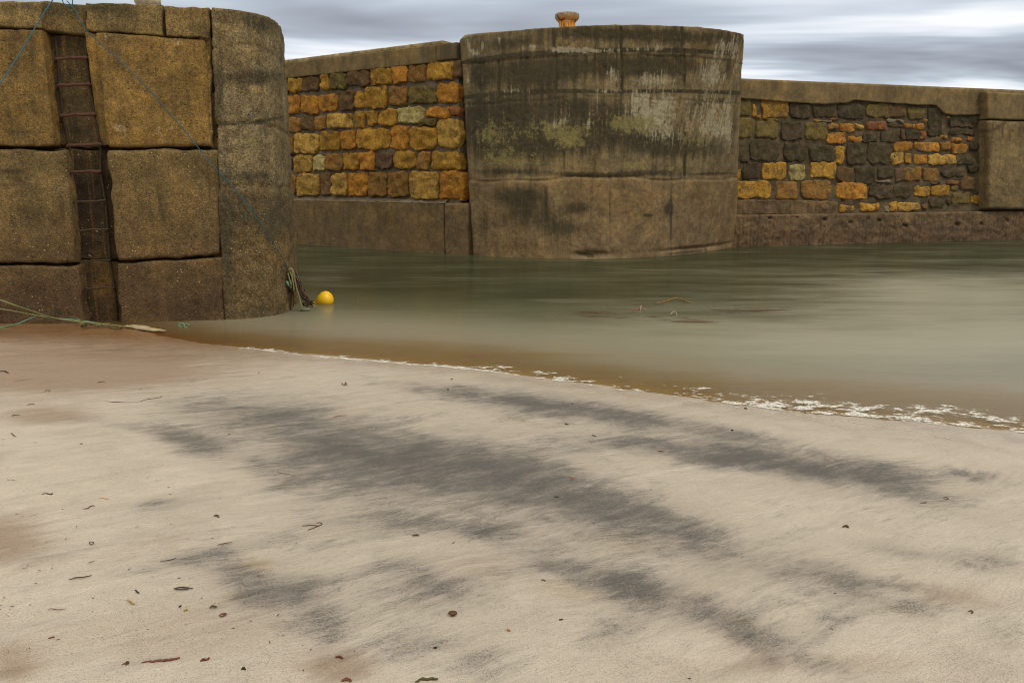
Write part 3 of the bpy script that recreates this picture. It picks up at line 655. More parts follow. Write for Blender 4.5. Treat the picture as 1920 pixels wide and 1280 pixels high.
def ribs(V, N):
    T = np.array(rfr(1, 0, 0)) - RP
    s = (V - RP) @ T; z = V[:, 2]
    a = 0.020 * np.sin(s * 2 * math.pi / 0.115) * np.clip((0.82 - z) * 4, 0, 1) * (0.6 + 0.8 * fbms(V, 1.2, 3))
    hole = paint(V, HOLES)
    return V + N * (a - 0.09 * np.clip(hole, 0, 1))[:, None]
HOLES = [(1547, 412, 4, 2.6, 0, 1.2), (1649, 413, 3, 3, 0, 1.2), (1796, 421, 4.5, 3.4, 0, 1.2), (1841, 420, 3.2, 3.2, 0, 1.2), (1890, 414, 3.4, 3.4, 0, 1.2), (1697, 423, 4, 3, 20, 1.0), (1444, 409, 2.6, 2.4, 0, 1), (1495, 408, 2.4, 2, 0, .9), (1595, 417, 4, 2, 0, .7)]  # holes pushed into the mesh; their inner shade is also painted dark
M_rib = concrete('ribbed_plinth_concrete', top=(0.115, 0.082, 0.055), low=(0.090, 0.060, 0.042), zsplit=0.45, zsoft=0.3, grit=0.8, gold=0.1, drips=0.3, barn=0, lichen=-0.1, white=0.3, bs=0.8, algae=(0.038, 0.027, 0.018))
strip('plinth', rfr, -1.0, 21, -1.2, 0.84, 0.16, 0.32, M_rib, root, ds=0.033, rough=0.03, rnd=0.06, extra=ribs, marks=HOLES + [(1800, 430, 60, 6, 3, .7), (1420, 448, 50, 6, 0, .5), (1650, 425, 40, 4, 0, .5)])
c4 = [on_plane(u, v, RP, RN) for u, v in ((1375, 374), (1568, 378), (1570, 402), (1375, 404))]
V, F = patch(c4, RN, r=0.05, back=0.2, step=0.05, rough=0.03, jag=0.03, seed=4, lift=0.09)
mk('mortar_ledge', V, F, M_rib, root, attrs=dict(dark=paint(V, [(1435, 380, 14, 8, 0, .8), (1490, 378, 14, 5, 0, .6), (1540, 395, 40, 6, -5, .7)]), pale=0 * V[:, 0], lichen=0 * V[:, 0]))
# concrete buttress at the far right
M_butt = concrete('buttress_concrete', top=(0.150, 0.118, 0.072), low=(0.125, 0.096, 0.060), zsplit=1.5, grit=0.7, gold=0.12, drips=0.4, barn=0, lichen=0.1, white=0.35, bs=0.7, algae=(0.08, 0.055, 0.028))
BP = RP + RN * 0.30
c4 = [on_plane(u, v, BP, RN) for u, v in ((1853, 225), (2120, 236), (2110, 396), (1853, 392))]
V, F = patch(c4, RN, r=0.09, back=0.42, step=0.028, rough=0.012, jag=0.01, seed=9)
crack = line_marks([(1830, 250), (1845, 246), (1868, 242), (1884, 230), (1895, 222), (1925, 221)], 2.4, .9)
d = paint(V, crack)
mk('buttress', V, F, M_butt, root, attrs=dict(dark=np.clip(d, 0, 1.2) + paint(V, [(1880, 243, 2.5, 22, 0, .9), (1893, 255, 2.5, 14, 0, .8), (1912, 240, 3, 20, 0, .6), (1862, 240, 3, 15, 0, .5), (1885, 300, 3, 40, 0, .3)]), pale=paint(V, [(1891, 262, 2, 10, 0, .5)]), lichen=0 * d))
c4 = [on_plane(u, v, BP, RN) for u, v in ((1851, 172), (2120, 186), (2120, 234), (1853, 223))]
V, F = patch(c4, RN, r=0.05, back=0.42, step=0.06, rough=0.01, jag=0.01, seed=9)
mk('buttress_cap', V, F, M_cop, root, attrs=dict(dark=0 * V[:, 0], pale=0 * V[:, 0], lichen=0 * V[:, 0]))

# ------------------------------------------------------------------ lofted round walls
def loft(base, top, zb, zt, nu, nz, disp):
    A, La = spline_i(base, nu); B, Lb = spline_i(top, nu)
    zs = np.linspace(zt, zb, nz); V = np.zeros((nz, nu, 3)); U = np.zeros((nz, nu)); L = (La + Lb) / 2
    for i, z in enumerate(zs):
        t = (z - 0.0) / zt; xy = A[:, :2] * (1 - t) + B[:, :2] * t
        tn = np.gradient(xy, axis=0); nrm = np.stack([tn[:, 1], -tn[:, 0]], 1); nrm /= np.linalg.norm(nrm, axis=1)[:, None]
        V[i, :, :2] = xy; V[i, :, 2] = z; U[i] = np.linspace(0, L, nu)
        dd = disp(np.linspace(0, 1, nu), z, V[i])
        V[i, :, :2] += nrm * dd[:, None]
    return V, U
def finish(V, nz, nu, back, ztop):
    """close the top with a deck that runs back, and the outer sides"""
    P = list(V.reshape(-1, 3)); F = grid_faces(nz, nu)
    inner = []
    cx = V[0][:, :2].mean(axis=0) + np.array(back)
    b = len(P)
    for j in range(nu):
        q = V[0, j, :2] * 0.97 + cx * 0.03; P.append((q[0], q[1], ztop + 0.012))
    for j in range(nu - 1): F.append((b + j, j, j + 1, b + j + 1))
    c = len(P); P.append((cx[0], cx[1], ztop + 0.02))
    for j in range(nu - 1): F.append((c, b + j, b + j + 1))
    return np.array(P), F

# round bastion
ZT = 4.93
topx = [(860, 75), (880, 70), (905, 65.5), (960, 58.5), (1030, 52.5), (1100, 48.5), (1160, 47), (1230, 47.5), (1300, 50.5), (1350, 55.5), (1385, 62), (1397, 66.5)]
basx = [(886, 479), (905, 480.5), (940, 482.5), (1000, 484.5), (1070, 485.5), (1140, 485), (1200, 483), (1250, 480), (1300, 475), (1345, 469), (1372, 463), (1380, 459)]
ztu = lambda u: 4.80 + (ZT - 4.80) * min(1, max(0, (u - 860) / 160)) ** 0.7
tp = [at_z(u, v, ztu(u))[:2] for u, v in topx]; bp = [at_z(u, v, 0)[:2] for u, v in basx]
tp = [np.array([tp[0][0] - 0.10, 24.5])] + [np.array([tp[0][0] - 0.05, 20.6])] + tp + [np.array([tp[-1][0] + 0.05, 23.5]), np.array([tp[-1][0] + 0.05, 26])]
bp = [np.array([bp[0][0] - 0.25, 24.5])] + [np.array([bp[0][0] - 0.15, 20.6])] + bp + [np.array([bp[-1][0] + 0.12, 23.5]), np.array([bp[-1][0] + 0.12, 26])]
root = empty('round_bastion', 'rounded concrete bastion with lime-streaked dark walls, rising from the water between the two stone walls', 'bastion', (2.2, 21, 0))
VJ = [(1038, 40, 98), (1165, 94, 172), (1042, 98, 172), (1283, 94, 170), (935, 108, 175), (1143, 330, 470), (1023, 350, 420), (1258, 330, 470), (1222, 200, 260), (1283, 250, 330), (1163, 50, 94), (1278, 50, 94)]
def tdisp(u, z, P):
    px, py = to_px(P); o = np.zeros(len(u))
    vj = np.zeros(len(u))
    for (x, y0, y1) in VJ: vj = np.maximum(vj, np.exp(-((px - x) / 2.2) ** 2) * ((py > y0) & (py < y1)))
    o -= 0.02 * vj
    if z > 4.36: o += 0.018
    if z < 1.78 : o += 0.02
    for zj, w, dp in ((4.355, 0.015, 0.012), (3.46, 0.014, 0.012), (1.76, 0.028, 0.03)):
        o -= dp * np.exp(-((z - zj + 0.03 * np.sin(px * 0.021) + 0.02 * np.sin(px * 0.057)) / w) ** 2)
    o += np.array([0.012 * fbm((q[0] * 1.5, q[1] * 1.5, z * 1.5), 5) + 0.006 * fbm((q[0] * 9, q[1] * 9, z * 9), 3) for q in P])
    # undercut nick at the waterline
    o -= 0.10 * np.exp(-((px - 1110) / 32) ** 2) * np.exp(-((z - 0.10) / 0.07) ** 2)
    o -= 0.08 * np.exp(-((px - 1300) / 60) ** 2) * np.exp(-((z - 0.12) / 0.05) ** 2)
    return o
nu, nz = 420, 230
Vt, U = loft(bp, tp, -1.0, ZT, nu, nz, tdisp)
pxx = to_px(Vt[0])[0]; kz = np.array([ztu(q) for q in pxx]) / ZT
kz[:8] = kz[8]
Vt[:, :, 2] = np.where(Vt[:, :, 2] > 0, Vt[:, :, 2] * kz[None, :], Vt[:, :, 2])
Vt[0, :, 2] += 0.010 * fbms(Vt[0], 5, 3)
P, F = finish(Vt, nz, nu, (0, 3.0), 4.90)
D_T = [(1200, 66, 190, 13, 2, .9), (950, 82, 60, 12, -5, .6), (1000, 135, 80, 28, -4, .9), (1170, 125, 110, 22, 0, .8), (1260, 125, 60, 18, 0, .7), (905, 140, 22, 24, 0, .7), (950, 205, 90, 30, -3, .75), (1120, 215, 80, 28, 10, .9), (980, 265, 120, 40, 0, .6), (930, 250, 60, 50, 0, .55),
       (1230, 265, 50, 18, 0, .8), (1280, 280, 90, 22, 0, .6), (1370, 150, 12, 80, 0, .35), (1090, 262, 60, 25, 0, .6), (1350, 190, 12, 6, 0, .8), (1100, 328, 60, 5, 2, 1.0), (1200, 325, 60, 6, -3, .9), (1330, 326, 60, 3, -1, .8), (950, 322, 60, 6, 0, .7),
       (970, 365, 50, 18, 0, .8), (1000, 400, 60, 30, 0, .7), (1060, 430, 40, 18, 0, .6), (1085, 390, 25, 12, 0, .7), (1252, 392, 8, 14, 20, 1.0), (1215, 404, 10, 4, 0, .9), (1170, 398, 12, 6, 0, .5), (920, 420, 30, 20, 0, .4), (980, 460, 60, 12, 0, .4), (1100, 478, 20, 4, 14, 1), (1290, 472, 40, 3, -6, 1)] \
    + [(x, (y0 + y1) / 2, 2.2, (y1 - y0) / 1.9, 0, 1.05 if y0 < 300 else .6) for x, y0, y1 in VJ] + line_marks([(865, 118), (905, 111), (960, 104), (1040, 98.5), (1165, 94), (1280, 95), (1385, 101)], 3, .9) + line_marks([(870, 183), (940, 175), (1040, 171), (1165, 172), (1280, 171), (1390, 175)], 2.6, .8)
W_T = [(878, 85, 5, 20, -12, 1.0), (892, 100, 8, 12, 0, .9), (905, 85, 4, 14, 10, .8), (935, 75, 3, 8, 0, 1.0), (985, 90, 12, 10, 0, .5), (1060, 92, 40, 7, 0, .75), (1110, 96, 70, 6, 0, .8), (1220, 90, 50, 7, 0, .6), (1150, 140, 14, 20, 0, .7), (1200, 150, 30, 16, 0, .5), (1240, 150, 30, 20, 0, .6), (1335, 140, 26, 28, 0, .9), (1355, 90, 16, 22, 0, .75), (1380, 100, 8, 50, 0, .7), (880, 150, 6, 18, 0, .6),
       (1200, 185, 20, 16, 0, .8), (1220, 215, 40, 22, 0, .85), (1250, 190, 14, 16, 0, .7), (1330, 205, 30, 30, 0, .6), (1240, 250, 50, 22, 0, .5), (1340, 245, 30, 20, 0, .6), (1365, 230, 6, 60, 0, .7), (1100, 235, 10, 10, 0, .6), (1000, 88, 8, 6, 0, .6), (960, 170, 25, 5, 0, .6), (1140, 170, 30, 5, 0, .5), (1040, 235, 30, 8, -20, .5)]
L_T = [(950, 100, 20, 8, 0, .5), (1070, 262, 40, 20, 0, .85), (1030, 240, 60, 25, 0, .7), (920, 250, 50, 30, 0, .7), (1190, 235, 70, 25, 0, .8), (960, 300, 70, 20, 0, .85), (1300, 265, 70, 18, 0, .6), (1190, 310, 40, 12, 0, .9), (1260, 315, 20, 8, 0, .8), (1045, 375, 18, 12, 0, 1.0), (1050, 345, 30, 8, 0, .7), (1110, 412, 40, 5, 0, .6), (1000, 335, 60, 8, 0, .6), (1280, 350, 20, 8, 0, .4), (1120, 95, 60, 4, 0, .7), (1170, 225, 40, 10, 0, .6), (915, 400, 20, 15, 20, .4), (980, 92, 20, 6, 0, .5), (1330, 200, 30, 20, 0, .35), (1240, 90, 60, 5, 0, .5)]
M_tow = concrete('bastion_concrete', top=(0.160, 0.130, 0.088), low=(0.155, 0.115, 0.076), zsplit=1.8, zsoft=0.12, grit=0.75, gold=0.20, drips=0.30, barn=0.0, lichen=-0.35, white=0.95, bs=0.6, algae=(0.034, 0.029, 0.018))
mk('bastion_wall', P, F, M_tow, root, attrs=dict(dark=paint(P, D_T) * 1.15 + 0.10 * np.clip((P[:, 2] - 1.9) * 3, 0, 1), pale=paint(P, W_T) + 0.22 * np.exp(-((P[:, 2] - 3.0) / 0.9) ** 2), lichen=paint(P, L_T) * 1.15 + 0.17 * np.exp(-((P[:, 2] - 2.5) / 0.7) ** 2)))
# ------------------------------------------------------------------ left pier
PP, PN = plane((160, 607), (415, 600))
PZ = 3.67
root = empty('stone_pier', 'massive pier of big brown concrete blocks with rounded end and ladder recess, left foreground', 'pier', (-4.6, 9.6, 0))
def pat(quad, off=0.0, **kw):
    O = PP + PN * off
    return patch([on_plane(u, v, O, PN) for u, v in quad], PN, **kw)
kw_top = dict(grit=0.85, barn=0.65, white=0.75, bs=0.9, algae=(0.045, 0.038, 0.02))
M_b1 = concrete('ochre_block_concrete', top=(0.172, 0.115, 0.044), low=(0.13, 0.09, 0.036), zsplit=1.6, gold=0.45, drips=0.35, lichen=-0.1, gritscale=1.0, **kw_top)
M_b2 = concrete('brown_block_concrete', top=(0.145, 0.108, 0.054), low=(0.110, 0.074, 0.040), zsplit=1.3, zsoft=0.8, gold=0.1, drips=0.25, lichen=-0.15, gritscale=1.0, **kw_top)
M_b3 = concrete('dark_block_concrete', top=(0.108, 0.074, 0.040), low=(0.082, 0.052, 0.030), zsplit=0.6, gold=0.05, drips=0.2, lichen=-0.2, gritscale=1.0, **kw_top)
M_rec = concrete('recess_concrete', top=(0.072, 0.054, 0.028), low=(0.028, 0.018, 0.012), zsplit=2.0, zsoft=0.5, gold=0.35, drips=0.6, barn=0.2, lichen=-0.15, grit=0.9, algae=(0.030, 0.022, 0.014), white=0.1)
M_pcop = concrete('weathered_coping_concrete', top=(0.190, 0.145, 0.075), low=(0.15, 0.11, 0.06), gold=0.35, drips=0.2, barn=0.6, lichen=0.05, grit=1.0, algae=(0.062, 0.052, 0.028), white=0.4)
def blk(name, q, mat, off=0.0, r=0.05, back=0.36, jag=0.03, rough=0.02, step=0.045, corner=0.006, seed=1, dark=(), pale=(), lich=(), parent=root, ex=None, qq=12):
    V, F = pat(q, off, r=r * 0.6, back=back, step=step, corner=corner, q=qq, jag=jag * 0.7, jf=3.2, rough=rough * 0.5, rf=3.0, seed=seed)
    return mk(name, V, F, mat, parent, attrs=dict(dark=paint(V, dark), pale=paint(V, pale), lichen=paint(V, lich)))
# core behind everything
pfr = wall_frame(PP, PN)
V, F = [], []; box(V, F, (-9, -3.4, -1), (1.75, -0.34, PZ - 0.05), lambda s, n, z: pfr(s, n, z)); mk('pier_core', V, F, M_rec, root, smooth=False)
# left bay
blk('coping_block', [(-700, -6), (77, 3), (79, 52), (-700, 45)], M_pcop, seed=2, r=0.035, dark=[(40, 12, 60, 10, 0, .6)])
blk('pier_block', [(-700, 45), (80, 55), (101, 275), (-700, 266)], M_b1, seed=3, r=0.04, rough=0.012, dark=[(60, 100, 10, 60, 0, .4)] + line_marks([(-20, 190), (100, 192)], 2.2, .5) + line_marks([(-20, 135), (90, 136)], 2, .35) + line_marks([(0, 245), (95, 250)], 2, .35))
blk('pier_block', [(-700, 268), (122, 281), (140, 494), (-700, 491)], M_b2, seed=4, r=0.07, rough=0.03, lich=[(110, 298, 30, 8, 0, .5)], dark=line_marks([(0, 322), (50, 324)], 3, .6) + [(60, 400, 60, 30, 0, .4)])
blk('pier_block', [(-700, 490), (148, 499), (162, 660), (-700, 660)], M_b3, seed=5, r=0.06, rough=0.03, dark=[(70, 585, 90, 14, 0, .5)] + line_marks([(20, 560), (70, 552), (120, 560)], 1.6, .6))
# right bay
blk('coping_block', [(158, 4), (304, 9), (306, 66), (163, 57)], M_pcop, seed=6, r=0.03, dark=[(200, 14, 60, 12, 2, .9), (240, 30, 20, 8, 0, .7)], rough=0.025)
blk('coping_block', [(307, 9), (392, 14), (392, 72), (309, 67)], M_pcop, seed=7, r=0.03, dark=[(340, 16, 60, 8, 2, .5)], pale=[(363, 66, 6, 8, 0, .9)], rough=0.03)
# big block with its chamfered left cheek
q = [(176, 60), (384, 73), (396, 274), (201, 276)]
blk('pier_block', q, M_b1, seed=8, r=0.07, rough=0.03, back=0.34, jag=0.02,
    pale=[(190, 70, 20, 10, 20, .5), (335, 80, 25, 6, 12, .6), (230, 240, 25, 20, 0, .55), (330, 240, 40, 20, 0, .45), (370, 120, 12, 30, 0, .4)], lich=[(205, 200, 10, 50, 10, .55), (390, 250, 8, 25, 0, .55), (300, 262, 90, 6, 0, .4), (240, 230, 30, 20, 0, .4)], dark=[(200, 75, 10, 8, 0, .4), (334, 92, 4, 4, 0, .8)])
O = PP
fl = [on_plane(158, 60, PP - PN * 0.03, PN), on_plane(183, 64, PP - PN * 0.035, PN), on_plane(207, 272, PP - PN * 0.035, PN), on_plane(186, 274, PP - PN * 0.24, PN)]
fl[0] = fl[0]
nf = np.cross(fl[1] - fl[0], fl[3] - fl[0]); nf /= np.linalg.norm(nf)
if np.dot(nf, PN) < 0: nf = -nf
V, F = patch(fl, nf, r=0.02, back=0.14, step=0.05, jag=0.006, rough=0.015, seed=88)
mk('block_cheek', V, F, M_b1, root, attrs=dict(dark=0 * V[:, 0] + 0.25, pale=paint(V, [(172, 72, 12, 14, 0, .5)]), lichen=paint(V, [(195, 200, 10, 60, 0, .4)])))  # left-facing cheek: its shade is painted in as an even dark
blk('pier_block', [(200, 281), (409, 281), (411, 477), (218, 490)], M_b2, seed=9, r=0.085, rough=0.03, corner=0.012, lich=[(220, 295, 20, 12, 0, .4)], dark=[(300, 400, 50, 30, -30, .5), (260, 330, 50, 10, -15, .35)], pale=[(250, 440, 20, 20, 0, .3)])
blk('pier_block', [(217, 495), (414, 482), (424, 660), (228, 660)], M_b3, seed=10, r=0.06, rough=0.025)
# recess panels
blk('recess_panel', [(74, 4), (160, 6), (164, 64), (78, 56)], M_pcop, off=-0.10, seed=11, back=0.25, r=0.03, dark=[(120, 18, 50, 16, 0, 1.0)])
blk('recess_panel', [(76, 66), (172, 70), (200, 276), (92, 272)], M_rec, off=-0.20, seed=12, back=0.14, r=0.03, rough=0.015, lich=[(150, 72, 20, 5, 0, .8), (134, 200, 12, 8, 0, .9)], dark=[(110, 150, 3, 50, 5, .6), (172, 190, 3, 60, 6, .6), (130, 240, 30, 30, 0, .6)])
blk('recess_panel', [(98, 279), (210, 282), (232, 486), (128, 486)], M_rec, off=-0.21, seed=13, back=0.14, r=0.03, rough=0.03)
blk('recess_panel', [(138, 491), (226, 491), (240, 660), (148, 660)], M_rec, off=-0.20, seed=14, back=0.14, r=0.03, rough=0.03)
# rounded pier head
ptx = [(393, 13.5), (420, 16), (450, 20), (480, 25.5), (505, 33), (519, 42), (525, 53)]
pbx = [(421, 599), (450, 598), (480, 595.5), (510, 591.5), (533, 586), (546, 579), (551.5, 570)]
tp = [at_z(u, v, PZ)[:2] for u, v in ptx]; bp = [at_z(u, v, 0)[:2] for u, v in pbx]
tp = [tp[0] - PN[:2] * 0.35] + [tp[0] - PN[:2] * 0.12] + tp + [tp[-1] + np.array([-0.16, 0.75]), tp[-1] + np.array([-0.5, 1.9]), tp[-1] + np.array([-1.1, 3.2])]
bp = [bp[0] - PN[:2] * 0.35] + [bp[0] - PN[:2] * 0.12] + bp + [bp[-1] + np.array([-0.14, 0.75]), bp[-1] + np.array([-0.45, 1.9]), bp[-1] + np.array([-1.1, 3.2])]
def pdisp(u, z, P):
    px, py = to_px(P); o = np.zeros(len(u))
    for zj, w, dp in ((3.26, 0.02, 0.015), (2.38, 0.018, 0.025), (1.62, 0.04, 0.02)):
        o -= dp * np.exp(-((z - zj + 0.03 * np.sin(px * 0.05)) / w) ** 2)
    if z < 1.6: o += 0.02
    o += np.array([0.022 * fbm((q[0] * 1.6, q[1] * 1.6, z * 1.6), 5) + 0.012 * fbm((q[0] * 8, q[1] * 8, z * 8), 4) for q in P])
    return o
nu, nz = 150, 170
Vt, U = loft(bp, tp, -1.0, PZ, nu, nz, pdisp)
P, F = finish(Vt, nz, nu, (-1.2, 1.6), PZ)
M_head = concrete('pier_head_concrete', top=(0.175, 0.148, 0.102), low=(0.118, 0.088, 0.050), zsplit=1.62, zsoft=0.12, grit=1.0, gold=0.2, drips=0.35, barn=0.5, lichen=-0.2, white=0.4, bs=1.0, algae=(0.060, 0.052, 0.034), gritscale=0.8)
mk('pier_head', P, F, M_head, root, attrs=dict(
    dark=1.25 * paint(P, [(450, 35, 60, 14, 5, .6), (500, 50, 30, 12, 8, .5), (470, 145, 60, 16, 0, .9), (410, 160, 10, 40, 0, .8), (405, 220, 6, 60, 0, .7), (470, 330, 60, 9, 0, .7), (440, 400, 60, 40, 0, .6), (520, 420, 30, 50, 0, .5), (425, 480, 12, 90, 0, .7), (480, 585, 70, 12, -6, .6)] + line_marks([(400, 231), (440, 232), (480, 229), (530, 220)], 3, .6)),
    pale=paint(P, [(470, 180, 50, 14, 0, .5), (390, 60, 6, 30, 0, .6), (535, 200, 5, 60, 0, .4)]), lichen=paint(P, [(470, 265, 55, 25, 5, .75), (430, 100, 30, 20, 0, .3), (470, 520, 40, 20, 0, .5), (470, 45, 60, 12, 0, .45)])))
# mortar smear between big blocks and head
V, F = pat([(372, 60), (396, 62), (400, 280), (388, 270)], -0.05, r=0.03, back=0.3, step=0.04, rough=0.03, jag=0.03, seed=21)
mk('mortar_smear', V, F, M_pcop, root, attrs=dict(dark=0 * V[:, 0], pale=0 * V[:, 0], lichen=0 * V[:, 0]))
V, F = pat([(392, 172), (406, 172), (424, 600), (404, 600)], -0.12, r=0.03, back=0.2, step=0.06, rough=0.03, jag=0.02, seed=22)
mk('mortar_smear', V, F, M_b3, root, attrs=dict(dark=0 * V[:, 0] + .3, pale=0 * V[:, 0], lichen=0 * V[:, 0]))

# ------------------------------------------------------------------ ladder in the recess
def rust_mat(name, c1, c2, c3):
    m, g, b = material(name); P = pos(g); n = g.noise(P, 22, 5, 0.7); n2 = g.noise(P, 90, 3, 0.7)
    c = g.mix(g.step(n, 0.35, 0.6), c1, c2); c = g.mix(g.step(n2, 0.55, 0.7), c, c3)
    g.put(b.inputs['Base Color'], c); b.inputs['Roughness'].default_value = 0.85; g.put(b.inputs['Normal'], g.bump(g.m('ADD', n, n2), 0.9, 0.008)); return m
M_rust = rust_mat('rusted_iron', (0.060, 0.019, 0.010), (0.095, 0.034, 0.017), (0.035, 0.017, 0.011))
M_rustd = rust_mat('weedy_iron', (0.030, 0.017, 0.010), (0.060, 0.036, 0.014), (0.02, 0.014, 0.010))
lad = empty('ladder', 'rusty iron rung ladder set into the dark recess of the pier', 'ladder', PP - PN * 0.2)
RUN = [(104, 162, 110, 0), (108, 167, 160, 0), (114, 177, 216, 0), (126, 188, 273, 0), (131, 187, 323, 0), (136, 197, 378, 1), (141, 201, 432, 1), (146, 205, 490, 1), (156, 214, 541, 1)]
for k, (x0, x1, y, kk) in enumerate(RUN):
    rr = random.Random(k); O = PP - PN * 0.10; Bk = PP - PN * 0.24
    pts = [on_plane(x0 + 2, y + 7, Bk, PN), on_plane(x0, y + 3, PP - PN * 0.15, PN), on_plane(x0, y + 1, O, PN)]
    for t in np.linspace(0.1, 0.9, 7): pts.append(on_plane(x0 + (x1 - x0) * t, y + (rr.random() - 0.5) * 2.0 - 2 * t, O, PN))
    pts += [on_plane(x1, y - 2, O, PN), on_plane(x1, y - 1, PP - PN * 0.15, PN), on_plane(x1 + 1, y + 3, Bk, PN)]
    rd = (0.0165 if not kk else 0.011)
    V, F = tube(pts, [rd * (0.85 + 0.4 * rr.random()) for _ in pts], 9); mk('rung', V, F, M_rustd if kk else M_rust, lad)
for side in (0, 1):
    pts = []
    for (x0, x1, y, kk) in RUN: pts.append(on_plane((x0, x1)[side] + (4, 1)[side], y, PP - PN * 0.185, PN))
    pts = [on_plane((104, 163)[side], 70, PP - PN * 0.185, PN)] + pts + [on_plane((168, 224)[side], 640, PP - PN * 0.185, PN)]
    V, F = tube(pts, 0.013, 8); mk('stile', V, F, M_rustd, lad)

# ------------------------------------------------------------------ mooring bollards
def rust_paint(name, rust):
    m, g, b = material(name); P = pos(g); n = g.noise(g.mapv(P, (9, 9, 1.6)), 1.0, 5, 0.65, 0.5); n2 = g.noise(P, 30, 4, 0.7)
    c = g.mix(g.step(n2, 0.35, 0.65), (0.55, 0.47, 0.33), (0.40, 0.33, 0.22))
    if rust:
        c = g.mix(g.step(n, 0.38, 0.52), c, (0.80, 0.29, 0.010)); c = g.mix(g.step(n, 0.51, 0.58), c, (0.16, 0.045, 0.02))
        z = g.n('ShaderNodeSeparateXYZ'); g.put(z.inputs[0], P)
        zt = g.m('ADD', z.outputs[2], g.m('MULTIPLY', g.m('SUBTRACT', n2, 0.5), 0.25))
        c = g.mix(g.step(zt, ZT + 0.20, ZT + 0.28, 0, 0.85), c, g.mix(g.step(n2, 0.45, 0.62), (0.07, 0.06, 0.045), (0.36, 0.32, 0.22)))
    g.put(b.inputs['Base Color'], c); b.inputs['Roughness'].default_value = 0.8; g.put(b.inputs['Normal'], g.bump(n2, 0.8, 0.01)); return m
def lathe(prof, k=40):
    V = []; F = []
    for (r, z) in prof:
        for j in range(k): V.append((r * math.cos(2 * math.pi * j / k), r * math.sin(2 * math.pi * j / k), z))
    for i in range(len(prof) - 1):
        for j in range(k): F.append((i * k + j, i * k + (j + 1) % k, (i + 1) * k + (j + 1) % k, (i + 1) * k + j))
    F.append(tuple((len(prof) - 1) * k + j for j in range(k))); F.append(tuple(range(k))[::-1])
    return V, F
def bollard(px, py, zbase, dist, rad, h, mat, label, lean=0.0):
    r = ray(px, py); t = dist / r[1]; loc = CP + r * t
    e = empty('mooring_bollard', label, 'bollard', (loc[0], loc[1], zbase))
    s = rad
    V, F = lathe([(0.95 * s, -0.02), (0.93 * s, 0.02 * h), (0.72 * s, 0.06 * h), (0.68 * s, 0.25 * h), (0.69 * s, 0.48 * h), (0.76 * s, 0.58 * h)]); 
    V = np.array(V); V[:, :2] *= (1 + 0.02 * fbms(V, 9, 3))[:, None]; V += np.array([loc[0], loc[1], zbase]); mk('stem', V, F, mat, e)
    V, F = lathe([(0.74 * s, 0.56 * h), (0.90 * s, 0.66 * h), (1.0 * s, 0.75 * h), (1.02 * s, 0.80 * h), (1.01 * s, 0.93 * h), (0.95 * s, 0.985 * h), (0.80 * s, 1.0 * h), (0.3 * s, 1.01 * h)])
    V = np.array(V); V[:, :2] *= (1 + 0.02 * fbms(V, 9, 3))[:, None]; V += np.array([loc[0], loc[1], zbase]); mk('cap', V, F, mat, e)
bollard(1063, 50, ZT - 0.04, 17.95, 0.262, 0.385, rust_paint('rusty_bollard_paint', True), 'squat rusty orange bollard with flared cap on top of the round bastion')
bollard(277, 5, PZ, 10.6, 0.155, 0.36, rust_paint('worn_bollard_paint', False), 'pale worn bollard on the pier top, cut off by the upper edge')

# ------------------------------------------------------------------ ropes, buoy, weed
M_blue = plain('blue_rope', (0.030, 0.110, 0.155), 0.7, 0.3, 200, spec=0.2)
M_green = plain('green_rope', (0.24, 0.23, 0.10), 0.8, 0.4, 160, spec=0.2)
M_teal = plain('teal_rope', (0.13, 0.28, 0.19), 0.8, 0.3, 160, spec=0.2)
def surf(u, v):                              # point just in front of the pier face / rounded head
    if u < 425: return on_plane(u, v, PP + PN * 0.075, PN)
    n = Vt.reshape(-1, 3); a, b_ = to_px(n); vis = n[:, 1] < 10.9
    k = np.argmin(((a - u) ** 2 + (b_ - v) ** 2) + (~vis) * 1e6); r_ = ray(u, v)
    t = (n[k][1] - 0.05) / r_[1]; return CP + r_ * t
pts, L = spline([surf(*p) for p in [(125, 2), (140, 18), (158, 52), (184, 78), (240, 128), (290, 181), (345, 244), (400, 312), (440, 354), (478, 404), (510, 452), (532, 488), (543, 512)]], 90)
V, F = tube(pts, 0.0055, 6); tag(mk('mooring_rope', V, F, M_blue), 'thin blue rope running from the ladder top down across the blocks to the weed bundle', 'rope')
pts, L = spline([on_plane(u, v, PP + PN * (0.08 + 1.1 * (102 - u) / 102), PN) for u, v in [(103, -6), (78, 32), (40, 96), (0, 158), (-60, 250)]], 40)
V, F = tube(pts, 0.0065, 6); tag(mk('mooring_rope', V, F, M_blue), 'blue rope slanting down past the upper left corner of the pier', 'rope')
pts, L = spline([on_plane(u, v, PP + PN * 0.04, PN) for u, v in [(115, -8), (117, 2), (122, 10), (129, 13), (134, 11), (136, 4), (134, -6)]], 30)
V, F = tube(pts, 0.0055, 6); tag(mk('rope_loop', V, F, M_blue), 'small slack blue rope loop hanging over the pier top above the ladder', 'rope')
def ground(u, v, up=0.0):
    z = 0.0
    for _ in range(8): P = at_z(u, v, z); z = max(float(sand_z(P[0], P[1])), 0.0)
    P = at_z(u, v, z); P[2] += up; return P
